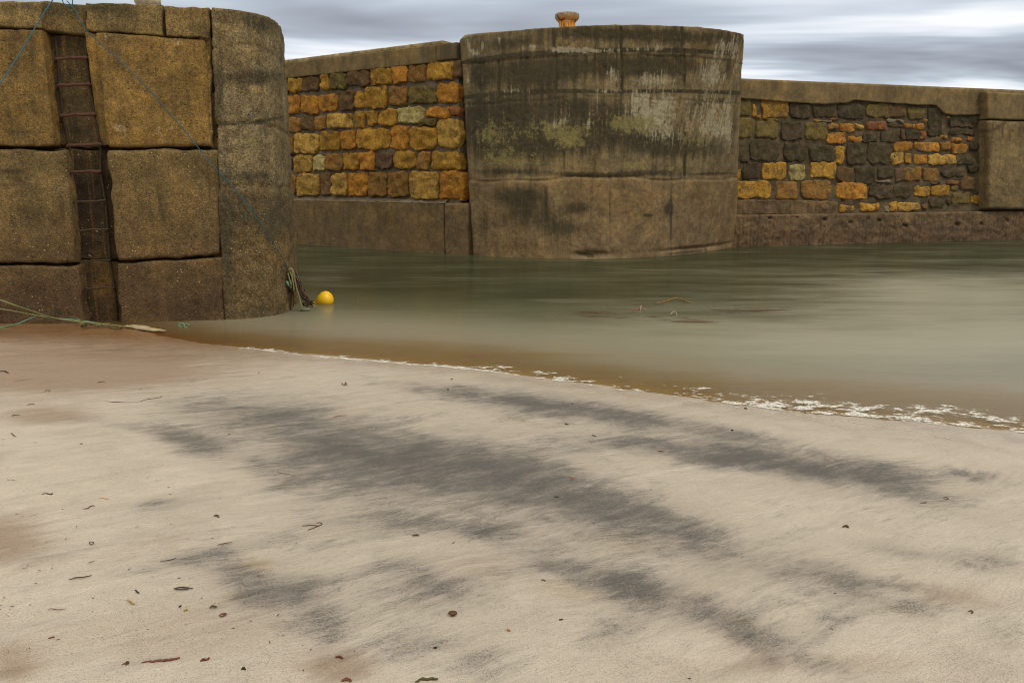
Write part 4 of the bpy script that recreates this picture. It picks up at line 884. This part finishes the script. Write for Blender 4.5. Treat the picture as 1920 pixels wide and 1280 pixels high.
def lay(name, px, heights, rad, mat, label, n=50, wob=0.0, cat='rope'):
    P = [np.append(ground(u, v)[:2], 0) for u, v in px]; out = []
    for (u, v), h in zip(px, heights):
        z = h + 0.01; q = at_z(u, v, z); zz = max(float(sand_z(q[0], q[1])), 0.0); q = at_z(u, v, zz + h + rad); out.append(q)
    pts, L = spline(out, n)
    if wob: pts = pts + wob * np.stack([fbms(pts, 9, 3, 1), fbms(pts, 9, 3, 5), np.abs(fbms(pts, 9, 3, 9))], 1)
    V, F = tube(pts, rad, 7); return tag(mk(name, V, F, mat), label, cat)
lay('mooring_rope', [(-160, 500), (0, 562), (60, 583), (110, 598), (180, 606), (240, 613), (270, 618)], [.75, .42, .27, .14, .06, 0.01, 0.0], 0.009, M_green, 'upper taut olive rope rising to the left edge from the ladder foot')
lay('mooring_rope', [(-160, 556), (0, 579), (60, 590), (120, 600), (170, 608), (225, 612)], [.45, .30, .20, .10, .03, 0.01], 0.008, M_green, 'lower taut olive rope rising to the left edge from the ladder foot')
lay('teal_rope', [(-40, 616), (3, 613), (30, 608), (55, 598), (75, 592), (95, 597), (125, 598), (160, 602), (190, 607)], [0.0, 0.0, .04, .10, .16, .10, .08, .05, .01], 0.008, M_teal, 'loose teal rope end curling over the sand at the lower left of the pier')
lay('rope_tangle', [(132, 594), (150, 600), (162, 610), (150, 612), (165, 606), (185, 612), (200, 606), (215, 616), (230, 613)], [.08, .06, .02, 0.03, .05, .01, .04, .01, .01], 0.010, plain('weedy_rope', (0.13, 0.11, 0.045), 0.9, 0.5, 80), 'weedy brown rope tangle at the foot of the ladder recess', wob=0.01)
# bleached driftwood slab at the foot of the block
M_drift = plain('pale_driftwood', (0.42, 0.34, 0.20), 0.85, 0.3, 14, bump=0.6, bd=0.01)
out = [ground(u, v, 0.02) for u, v in [(236, 614), (262, 617), (285, 621), (310, 624)]]
pts, L = spline(out, 16); V, F = tube(pts, [0.05 * math.sin(math.pi * min(0.93, 0.12 + i / 17)) + 0.008 for i in range(16)], 10); V = np.array(V)
V[:, 2] = 0.02 + (V[:, 2] - V[:, 2].mean()) * 0.45; V += 0.008 * np.stack([fbms(V, 8, 3, 2), fbms(V, 8, 3, 3), fbms(V, 14, 3, 4)], 1)
tag(mk('driftwood', V, F, M_drift), 'pale flat piece of driftwood lying at the waterline by the pier foot', 'driftwood')
for k, (u, v) in enumerate([(340, 609), (350, 610)]):
    c = at_z(u, v, 0.02); pts = [c + 0.03 * np.array([math.cos(a), 0.5 * math.sin(a * 1.0), 0.6 * math.sin(a)]) for a in np.linspace(0, 5.2, 20)]
    V, F = tube(pts, 0.007, 6); tag(mk('rope_scrap', V, F, M_teal), ('curled teal rope scrap floating by the pier foot, nearer the ladder', 'curled teal rope scrap floating by the pier foot, nearer the open water')[k], 'rope scrap')

foam_line()
# buoy
BD = at_z(608, 569, 0.0); M_buoy, g_, b_ = material('yellow_buoy_plastic'); Pn = pos(g_)
n_ = g_.noise(Pn, 18, 4, 0.6)
g_.put(b_.inputs['Base Color'], g_.mix(g_.step(n_, 0.45, 0.7, 0, 0.5), (0.80, 0.47, 0.005), (0.62, 0.30, 0.01))); b_.inputs['Roughness'].default_value = 0.42
e = empty('mooring_buoy', 'bright yellow pear-shaped buoy floating beside the rounded pier head', 'buoy', BD)
V, F = lathe([(0.012, -0.155), (0.030, -0.145), (0.038, -0.12), (0.055, -0.095), (0.085, -0.06), (0.105, -0.02), (0.114, 0.025), (0.108, 0.07), (0.085, 0.105), (0.05, 0.125), (0.012, 0.132)], 32)
V = np.array(V); a = R(64); V = np.stack([V[:, 2] * math.sin(a) + V[:, 0] * math.cos(a), V[:, 1], V[:, 2] * math.cos(a) - V[:, 0] * math.sin(a)], 1)
V += BD + np.array([0.0, 0, 0.052]); mk('float_body', V, F, M_buoy, e)
ex = BD + np.array([-0.145, -0.005, 0.002])
pts = [ex + np.array([-0.022 * math.cos(t), 0, 0.022 * math.sin(t)]) for t in np.linspace(0, 2 * math.pi, 15)]
V, F = tube(pts, 0.009, 7, False); mk('lifting_eye', V, F, M_buoy, e)

# weed bundle hanging at the pier head
M_weed = plain('brown_kelp', (0.075, 0.034, 0.010), 0.45, 0.5, 25, (0.020, 0.010, 0.006), 0.5, tint=False)
M_weedo = plain('amber_kelp', (0.30, 0.13, 0.015), 0.45, 0.4, 25, (0.13, 0.05, 0.01), 0.5)
def hang(u, v, off=0.0):
    r_ = ray(u, v); t = (10.25 - off) / r_[1]; return CP + r_ * t
def ribbon(pts, w, th=0.004, ruff=0.0, seed=0, flat=None):
    pts, L = spline(pts, max(8, int(len(pts) * 5))); V = []; F = []; n = len(pts)
    for i, p in enumerate(pts):
        d = pts[min(i + 1, n - 1)] - pts[max(i - 1, 0)]; d = d / (np.linalg.norm(d) + 1e-9)
        a = np.array(flat if flat is not None else (math.cos(seed), 0.4 * math.sin(seed), 0.2)); a = a - d * np.dot(a, d); a /= np.linalg.norm(a); b = np.cross(a, d)
        ww = w * math.sin(math.pi * min(0.97, 0.15 + 0.85 * i / n)) ** 0.6 * (1 + 0.3 * fbm((i * 0.4, seed, 0), 2))
        for s, t in ((-1, 0), (-0.4, 1), (0.4, 1), (1, 0), (0.4, -1), (-0.4, -1)):
            V.append(p + a * ww * s + b * (th * t + ruff * fbm((i * 0.5, s * 2, seed), 3) * abs(s)))
    for i in range(n - 1):
        for j in range(6): F.append((i * 6 + j, i * 6 + (j + 1) % 6, (i + 1) * 6 + (j + 1) % 6, (i + 1) * 6 + j))
    F.append(tuple(range(6))[::-1]); F.append(tuple((n - 1) * 6 + j for j in range(6)))
    return V, F
bun = empty('seaweed_bundle', 'clump of dark seaweed and old rope hanging at the corner of the pier head', 'seaweed', hang(552, 575))
for k in range(16):
    rr = random.Random(40 + k); x = 541 + rr.random() * 12; y0 = 506 + rr.random() * 12; y1 = 545 + rr.random() * 42
    if k > 9: pts = [hang(x, y0), hang(x + 6 + rr.random() * 4, (y0 + 548) / 2, .03), hang(563 + rr.random() * 8, 546 + rr.random() * 12, .04), hang(572 + rr.random() * 14, 566 + rr.random() * 10, .06)]
    else: pts = [hang(x, y0, .02 * rr.random()), hang(x + rr.random() * 4, (y0 + y1) / 2, .05 * rr.random()), hang(x + rr.random() * 6 - 2, y1, .05 * rr.random())]
    V, F = ribbon(pts, 0.012 + 0.014 * rr.random(), 0.004, 0.02, k); mk('kelp_frond', V, F, M_weedo if k in (2, 6) else M_weed, bun)
for k in range(8):
    rr = random.Random(90 + k); th = rr.random() * 6
    c = (572 + rr.random() * 16, 563 + rr.random() * 11); pts = [hang(c[0] + 4 * math.cos(th + t) * (1 + .2 * t), min(576, c[1] + 3.2 * math.sin(th + t)), .02 + .02 * t) for t in np.linspace(0, 4.2, 6)]
    V, F = ribbon(pts, 0.010, 0.004, 0.02, k + 3); mk('kelp_frond', V, F, M_weed, bun)
rp = [[(540, 506), (545, 502), (550, 508), (553, 525), (556, 540), (560, 556), (565, 573)], [(541, 508), (546, 504), (549, 515), (547, 530), (545, 541)], [(543, 510), (547, 518), (550, 532), (551, 545)], [(540, 512), (542, 520), (546, 534)], [(556, 541), (560, 552), (563, 566), (567, 577)]]
for k, pr in enumerate(rp):
    pts, L = spline([hang(u, v, .07 + .01 * k) for u, v in pr], 24); V, F = tube(pts, 0.009, 7); mk('rope_strand', V, F, M_green, bun)
V, F = ribbon([hang(537, 527, .09), hang(540, 531, .1), hang(542, 537, .09)], 0.02, 0.006, 0.01, 1); mk('net_scrap', V, F, M_teal, bun)
V, F = ribbon([at_z(564, 579, .012), at_z(570, 580, .02), at_z(580, 579, .012)], 0.02, 0.006, 0.01, 1, (0, 1, 0)); mk('net_scrap', V, F, plain('pale_net', (0.35, 0.42, 0.30), 0.8), bun)

# kelp afloat
def afloat(name, px, hs, w, mat, label, seed, parent=None):
    V, F = ribbon([at_z(u, v, h) for (u, v), h in zip(px, hs)], w, 0.006, 0.01, seed, (0, 1, 0)); return tag(mk(name, V, F, mat), label, 'seaweed', 'kelp afloat in the harbour mouth')
M_kp = plain('pale_kelp_stalk', (0.36, 0.27, 0.20), 0.5, 0.3, 30)
afloat('floating_kelp', [(1232, 567), (1244, 565), (1256, 562), (1264, 559), (1272, 558), (1280, 561), (1288, 565), (1298, 569)], [0, .004, .014, .03, .035, .03, .015, 0], 0.020, M_weedo, 'long amber kelp blade arching out of the water, farthest of the floating kelps', 3)
afloat('floating_kelp', [(1172, 581), (1185, 580), (1198, 579), (1212, 580)], [0, .004, .006, 0], 0.018, plain('pinkish_kelp', (0.26, 0.12, 0.07), 0.5, 0.4, 20), 'pinkish brown kelp lying flat on the water with a pale stub', 5)
afloat('floating_kelp', [(1255, 592), (1258, 588), (1264, 584), (1267, 586), (1269, 591)], [0, .03, .045, .03, 0], 0.012, M_kp, 'short hooked kelp stalk poking up, nearest of the floating kelps', 6)
afloat('floating_kelp', [(1201, 582), (1201.5, 576), (1202, 572)], [0, .03, .045], 0.012, M_kp, 'pale upright kelp stub standing out of the water between the brown blades', 8)
afloat('floating_kelp', [(575, 566), (585, 565), (596, 564)], [0.004, .012, .004], 0.03, plain('rusty_kelp', (0.14, 0.055, 0.03), 0.5, 0.4, 20), 'small rust brown kelp patch just left of the yellow buoy', 9)
afloat('floating_kelp', [(669, 569), (670, 566), (671, 563)], [0, .02, .03], 0.006, M_weedo, 'tiny orange kelp tip sticking up right of the yellow buoy', 10)
# submerged weed seen through the surface
def sunk(px, w, label, seed):
    V, F = ribbon([at_z(u, v, 0.0045 + 0.0004 * seed) for (u, v) in px], w, 0.0006, 0.0, seed, (0, 1, 0))
    m = bpy.data.materials.get('drowned_kelp')
    if not m:
        m, g, b = material('drowned_kelp'); g.put(b.inputs['Base Color'], (0.12, 0.05, 0.022)); b.inputs['Roughness'].default_value = 0.5
        u_ = g.noise(g.mapv(pos(g), (1.6, 6, 1)), 1.0, 5, 0.6); g.put(b.inputs['Alpha'], g.m('MULTIPLY', g.step(u_, 0.44, 0.72, 0.0, 0.62), g.step(g.attr('mid'), 0.0, 0.8)))
    n6 = len(V) // 6; mid = []
    for i in range(n6):
        e = min(1, 4 * min(i, n6 - 1 - i) / n6); mid += [0, 0.9 * e, 0.9 * e, 0, 0.9 * e, 0.9 * e]
    return tag(mk('drifting_kelp', V, F, m, attrs=dict(mid=mid)), label, 'seaweed', 'blurred weed under the harbour surface')
sunk([(1030, 592), (1100, 588), (1180, 592), (1260, 598), (1330, 603), (1375, 606)], 0.30, 'blurred brown weed just under the water, nearest of the drowned bands', 1)
sunk([(1130, 578), (1200, 572), (1250, 567)], 0.22, 'blurred brown weed trailing left of the arched kelp blade', 2)
sunk([(1310, 572), (1380, 582), (1450, 580), (1500, 577)], 0.30, 'blurred brown weed trailing right of the arched kelp blade', 3)

# ------------------------------------------------------------------ litter on the sand
CK = dict(br=(0.10, 0.045, 0.018), dk=(0.030, 0.022, 0.014), rd=(0.15, 0.042, 0.026), or_=(0.42, 0.16, 0.02), ye=(0.42, 0.24, 0.02), ol=(0.085, 0.068, 0.018), st=(0.26, 0.17, 0.08), rb=(0.16, 0.055, 0.03), wh=(0.62, 0.55, 0.50), bk=(0.010, 0.009, 0.009))
MK = {k: plain('weed_' + n, c, 0.55, 0.45, 120, bump=0.5, bd=0.002) for (k, c), n in zip(CK.items(), ['brown', 'dark', 'red', 'orange', 'yellow', 'olive', 'straw', 'redbrown', 'shell_white', 'pebble_black'])}
def strand(px, rad, mat, label, name='seaweed_strand', cat='seaweed', wide=1.0):
    rad = rad * 0.45
    pts, L = spline([ground(u, v, rad * 0.4 + 0.001) for u, v in px], max(9, len(px) * 5))
    rr = [rad * (0.35 + 0.65 * math.sin(math.pi * min(1, max(0.06, i / (len(pts) - 1) * 0.92 + 0.04))) ** 0.5) * (1 + 0.35 * fbm((i * 0.9, px[0][0], 1), 2)) for i in range(len(pts))]
    pts = pts + rad * 1.2 * np.stack([fbms(pts, 60, 2, 1), fbms(pts, 60, 2, 5), 0 * pts[:, 0]], 1)
    V, F = tube(pts, rr, 6); return tag(mk(name, V, F, mat), label, cat)
ST = [
 ([(0, 696), (8, 696), (16, 699)], .010, 'dk', 'dark olive frond at the left edge on the brown wet sand'),
 ([(28, 715), (45, 712), (63, 711)], .004, 'st', 'faint straight twig lying near the left edge below the olive frond'),
 ([(72, 737), (84, 736), (88, 732), (93, 733), (90, 737)], .009, 'br', 'crumpled yellow-brown sprig with a trailing stalk, left of the long curved stem'),
 ([(183, 718), (190, 716), (197, 716)], .008, 'br', 'short flat brown strip above the long curved stem'),
 ([(50, 759), (57, 758), (64, 758)], .006, 'rb', 'thin red-brown strip near the left edge above the stubby olive stick'),
 ([(21, 780), (28, 778), (37, 778)], .007, 'ol', 'stubby olive stick close to the left edge'),
 ([(178, 751), (200, 753), (222, 754), (240, 755), (262, 753), (275, 749), (290, 747), (301, 745), (303, 742)], .006, 'br', 'longest curved brown kelp stem on the upper left sand'),
 ([(21, 812), (25, 816), (30, 818)], .006, 'br', 'small curled brown bit near the left edge below the olive stick'),
 ([(30, 854), (50, 852), (76, 852)], .003, 'st', 'faint straw on the left sand, left of the white shell chip'),
 ([(193, 861), (212, 860), (237, 860)], .003, 'st', 'faint straw just below the white shell chip'),
 ([(78, 892), (84, 893), (95, 894), (110, 892), (118, 890)], .005, 'br', 'thin curved twig with a dark knob on the left sand'),
 ([(14, 901), (22, 900), (30, 902)], .006, 'rb', 'red-brown scrap at the left edge below the knobbed twig'),
 ([(78, 927), (88, 926), (95, 928), (99, 925)], .009, 'dk', 'dark forked frond scrap on the left sand'),
 ([(187, 934), (195, 935), (205, 936)], .007, 'ye', 'small yellow frond scrap on the left sand'),
 ([(156, 954), (165, 953), (170, 949), (178, 948)], .005, 'rb', 'bent red-brown stalk below the yellow scrap'),
 ([(517, 884), (530, 888), (547, 890)], .004, 'br', 'thin brown twig beside the dark sand patch'),
 ([(625, 783), (636, 780), (650, 779)], .008, 'or_', 'bright orange kelp blade on the dark sand below the foam'),
 ([(640, 718), (646, 722), (648, 717), (650, 722)], .007, 'rd', 'small red seaweed sprig on pale sand near the wash'),
 ([(566, 986), (585, 985), (597, 986), (603, 983), (600, 980), (594, 981)], .005, 'br', 'hooked kelp stem with an open loop, on the middle left sand'),
 ([(578, 994), (590, 989), (602, 985)], .005, 'rb', 'straight stalk crossing the foot of the hooked kelp stem'),
 ([(167, 1017), (172, 1016), (176, 1018), (171, 1020), (167, 1018)], .004, 'dk', 'tiny dark oval ring of weed on the left sand'),
 ([(129, 1087), (145, 1083), (158, 1082), (172, 1078)], .006, 'br', 'tapering brown stick on the lower left sand'),
 ([(325, 1104), (340, 1101), (362, 1103)], .005, 'dk', 'dark stalk, upper of the pair lying together on the lower left sand'),
 ([(327, 1105), (342, 1105), (355, 1104)], .005, 'br', 'brown stalk, lower of the pair lying together on the lower left sand'),
 ([(238, 1126), (245, 1129), (252, 1133)], .006, 'ye', 'short golden brown splinter on the lower left sand'),
 ([(253, 1106), (257, 1110), (262, 1112)], .006, 'dk', 'dark comma-shaped weed bit above the golden splinter'),
 ([(408, 1022), (420, 1019), (435, 1017)], .005, 'rb', 'red-brown strip on pale sand left of the looped kelp stem'),
 ([(395, 1140), (400, 1137), (406, 1138)], .008, 'ol', 'grey-olive weed bit above the folded brown leaf'),
 ([(412, 1154), (416, 1151), (424, 1151), (421, 1155), (413, 1156)], .006, 'rb', 'small folded red-brown leaf on the lower left sand'),
 ([(344, 1145), (352, 1143)], .007, 'ye', 'small ochre weed flake on the lower left sand'),
 ([(335, 1138), (341, 1136)], .007, 'dk', 'dark seed-like weed bit beside the ochre flake'),
 ([(266, 1243), (280, 1241), (300, 1240), (325, 1236), (337, 1233)], .009, 'rb', 'long thick red-brown kelp stick at the lower left'),
 ([(228, 1249), (234, 1245), (240, 1242), (238, 1248)], .010, 'br', 'crumpled brown weed left of the long red-brown stick'),
 ([(376, 1239), (383, 1236), (388, 1237), (395, 1233)], .008, 'rd', 'branched red weed right of the long red-brown stick'),
 ([(455, 1256), (458, 1252), (461, 1256)], .008, 'dk', 'dark three-pointed weed tuft near the bottom edge'),
 ([(18, 1279), (25, 1277), (31, 1276)], .008, 'rd', 'dark red weed at the bottom left corner'),
 ([(630, 1233), (637, 1231), (643, 1235)], .008, 'rd', 'red weed scrap near the bottom, right of the dark tuft'),
 ([(90, 1144), (95, 1141), (108, 1143), (124, 1141)], .003, 'rb', 'thin hooked stalk near the left edge of the lower sand'),
 ([(91, 1197), (97, 1195), (103, 1194)], .005, 'rb', 'small red-brown curl at lower left above the ridged sand'),
 ([(401, 967), (406, 966), (411, 970)], .008, 'ol', 'olive weed tuft on the pale sand between dark patches'),
 ([(780, 1278), (792, 1274), (806, 1274), (823, 1272)], .009, 'ol', 'long green-brown weed blade at the bottom edge'),
 ([(638, 1277), (650, 1276), (658, 1278)], .012, 'rd', 'maroon weed lump cut by the bottom edge'),
 ([(773, 1005), (780, 1003), (786, 1004)], .008, 'ol', 'olive flake on the grey streaked middle sand'),
 ([(1014, 1090), (1018, 1088), (1021, 1091)], .009, 'br', 'rounded brown weed bit in the middle of the lower sand'),
 ([(1048, 1162), (1052, 1163), (1056, 1162)], .008, 'dk', 'dark weed bit right of the brown shell half'),
 ([(950, 1181), (956, 1183)], .008, 'or_', 'tiny orange-brown weed bit between the shell half and the dark bit'),
 ([(1582, 988), (1587, 986), (1592, 989)], .010, 'ol', 'dark olive weed flake on the right-hand sand'),
 ([(1814, 1147), (1820, 1145), (1823, 1148), (1820, 1152)], .007, 'br', 'hooked brown weed bit near the right edge'),
 ([(1394, 1115), (1400, 1111)], .006, 'rb', 'short red-brown splinter on the lower right sand'),
 ([(1724, 943), (1732, 943), (1737, 942)], .007, 'dk', 'flat dark weed scrap left of the little ring'),
 ([(1769, 934), (1773, 932), (1778, 935), (1773, 936), (1769, 934)], .004, 'br', 'tiny brown weed ring on the right sand'),
 ([(1688, 1026), (1710, 1032), (1735, 1038), (1760, 1041)], .004, 'ye', 'long pale yellow straw on the dark streak at right'),
 ([(1070, 896), (1078, 898)], .009, 'or_', 'orange weed flake in the middle of the grey sand'),
 ([(1232, 845), (1238, 846), (1244, 847)], .008, 'rb', 'larger dark red-brown weed bit on the sand below the foam'),
 ([(1058, 794), (1066, 796)], .009, 'br', 'brown weed bit on the sand under the thin dark streak'),
 ([(1110, 816), (1118, 818)], .008, 'br', 'brown flake just above the second dark streak'),
 ([(1038, 931), (1048, 932)], .007, 'ol', 'olive flake below the orange one on the middle sand'),
 ([(1903, 1185), (1918, 1187)], .006, 'rb', 'red-brown strip at the right edge of the sand'),
 ([(165, 1055), (178, 1052)], .003, 'dk', 'thin dark needle of weed on the left sand'),
 ([(300, 1052), (318, 1050), (330, 1046)], .004, 'dk', 'slim dark stalk above the pair of stalks, lower left'),
]
for px, rad, k, lab in ST: strand(px, rad, MK[k], lab)
def nugget(u, v, r, mat, label, name, cat, flat=0.6, group=None, seed=0, lit=True):
    r = r * 0.72
    bm = bmesh.new(); bmesh.ops.create_icosphere(bm, subdivisions=2, radius=r)
    c = ground(u, v, r * flat * 0.55)
    for q in bm.verts:
        n = 1 + 0.28 * mn.noise(q.co * (1.3 / r) + Vector((seed * 3.1, 0, 0))); q.co = Vector((q.co.x * n * 1.15, q.co.y * n * 0.9, q.co.z * n * flat)) + Vector(c)
    me = bpy.data.meshes.new(name); bm.to_mesh(me); bm.free(); o = bpy.data.objects.new(name, me); COL.objects.link(o); me.materials.append(mat)
    me.polygons.foreach_set('use_smooth', [True] * len(me.polygons)); return tag(o, label, cat, group)
NG = [(153, 833, .012, 'bk', 'black pebble on the pale left sand', 'pebble'), (430, 815, .010, 'bk', 'black pebble at the edge of the upper dark patch', 'pebble'), (264, 731, .013, 'ol', 'dark olive lump above the long curved stem', 'seaweed_lump'),
      (1756, 1071, .010, 'bk', 'largest black pebble on the lower right sand', 'pebble'), (1566, 1113, .007, 'bk', 'small dark pebble by the dark patch at lower right', 'pebble'), (816, 1214, .007, 'dk', 'small dark pebble at the bottom middle', 'pebble'),
      (847, 711, .010, 'bk', 'dark pebble nearest the foam, left of centre', 'pebble'), (840, 730, .010, 'bk', 'dark pebble on the start of the thin dark streak', 'pebble'), (1073, 758, .011, 'bk', 'dark pebble on the thin dark streak below the thick foam', 'pebble'),
      (1398, 766, .014, 'dk', 'dark pebble touching the foam line at right', 'pebble'), (1510, 774, .009, 'bk', 'dark pebble under the foam, right of the one on the line', 'pebble'), (1373, 807, .012, 'bk', 'dark pebble on pale wet sand below the foam line', 'pebble'),
      (203, 856, .008, 'wh', 'white shell chip on the left sand', 'shell_chip'), (568, 1207, .006, 'wh', 'white shell chip near the dark patch at lower left', 'shell_chip'), (701, 803, .008, 'wh', 'white shell chip on the dark sand in the middle', 'shell_chip'), (485, 699, .010, 'or_', 'small orange weed dot on pale sand by the wash', 'seaweed_lump'),
      (1292, 1273, .007, 'dk', 'dark pebble at the bottom edge, right of centre', 'pebble'), (1214, 1206, .006, 'wh', 'white shell chip on the lower middle sand', 'shell_chip')]
for k, (u, v, r, c, lab, nm) in enumerate(NG): nugget(u, v, r, MK[c], lab, nm, dict(pebble='pebble', seaweed_lump='seaweed', shell_chip='shell')[nm], 0.6 if c != 'wh' else 0.3, seed=k)
# half shell
sh = nugget(849, 1151, 0.019, MK['br'], 'brown half shell lying open on the lower middle sand', 'mussel_shell', 'shell', 0.55, seed=77)
# many small crumbs
rr = random.Random(5); src = {}
for k in range(210):
    if k < 150: u = rr.random() ** 1.3 * 700; v = 690 + rr.random() * 580
    else: u = rr.random() * 1920; v = 800 + rr.random() * 460
    if v < 640 + 0.09 * u + 60: continue
    c = rr.choice(['br', 'dk', 'rb', 'dk', 'br', 'st', 'rd', 'ol']); r = (0.0018 + 0.0026 * rr.random()) * (0.8 + 0.5 * (1280 - v) / 600)
    if c not in src: src[c] = nugget(u, v, 0.005, MK[c], 'tiny crumb of dried seaweed, one of many scattered on the open sand', 'seaweed_crumb', 'seaweed', 0.5, 'tiny seaweed crumbs scattered over the sand', k); 
    s0 = src[c]; o = s0 if 'used' not in s0 else s0.copy()
    if 'used' in s0:
        COL.objects.link(o)
    if not s0.get('base'):
        me = s0.data; cc = sum((q.co for q in me.vertices), Vector()) / len(me.vertices)
        for q in me.vertices: q.co -= cc
        s0['base'] = 1
    s0['used'] = 1
    gz = ground(u, v, 0.001); o.location = gz; o.rotation_euler = (0, 0, rr.random() * 6.3); o.scale = (r / 0.005 * (1 + 1.6 * rr.random()), r / 0.005 * 0.8, r / 0.005 * 0.7)
for o in bpy.data.objects:
    for k in ('used', 'base'):
        if k in o: del o[k]
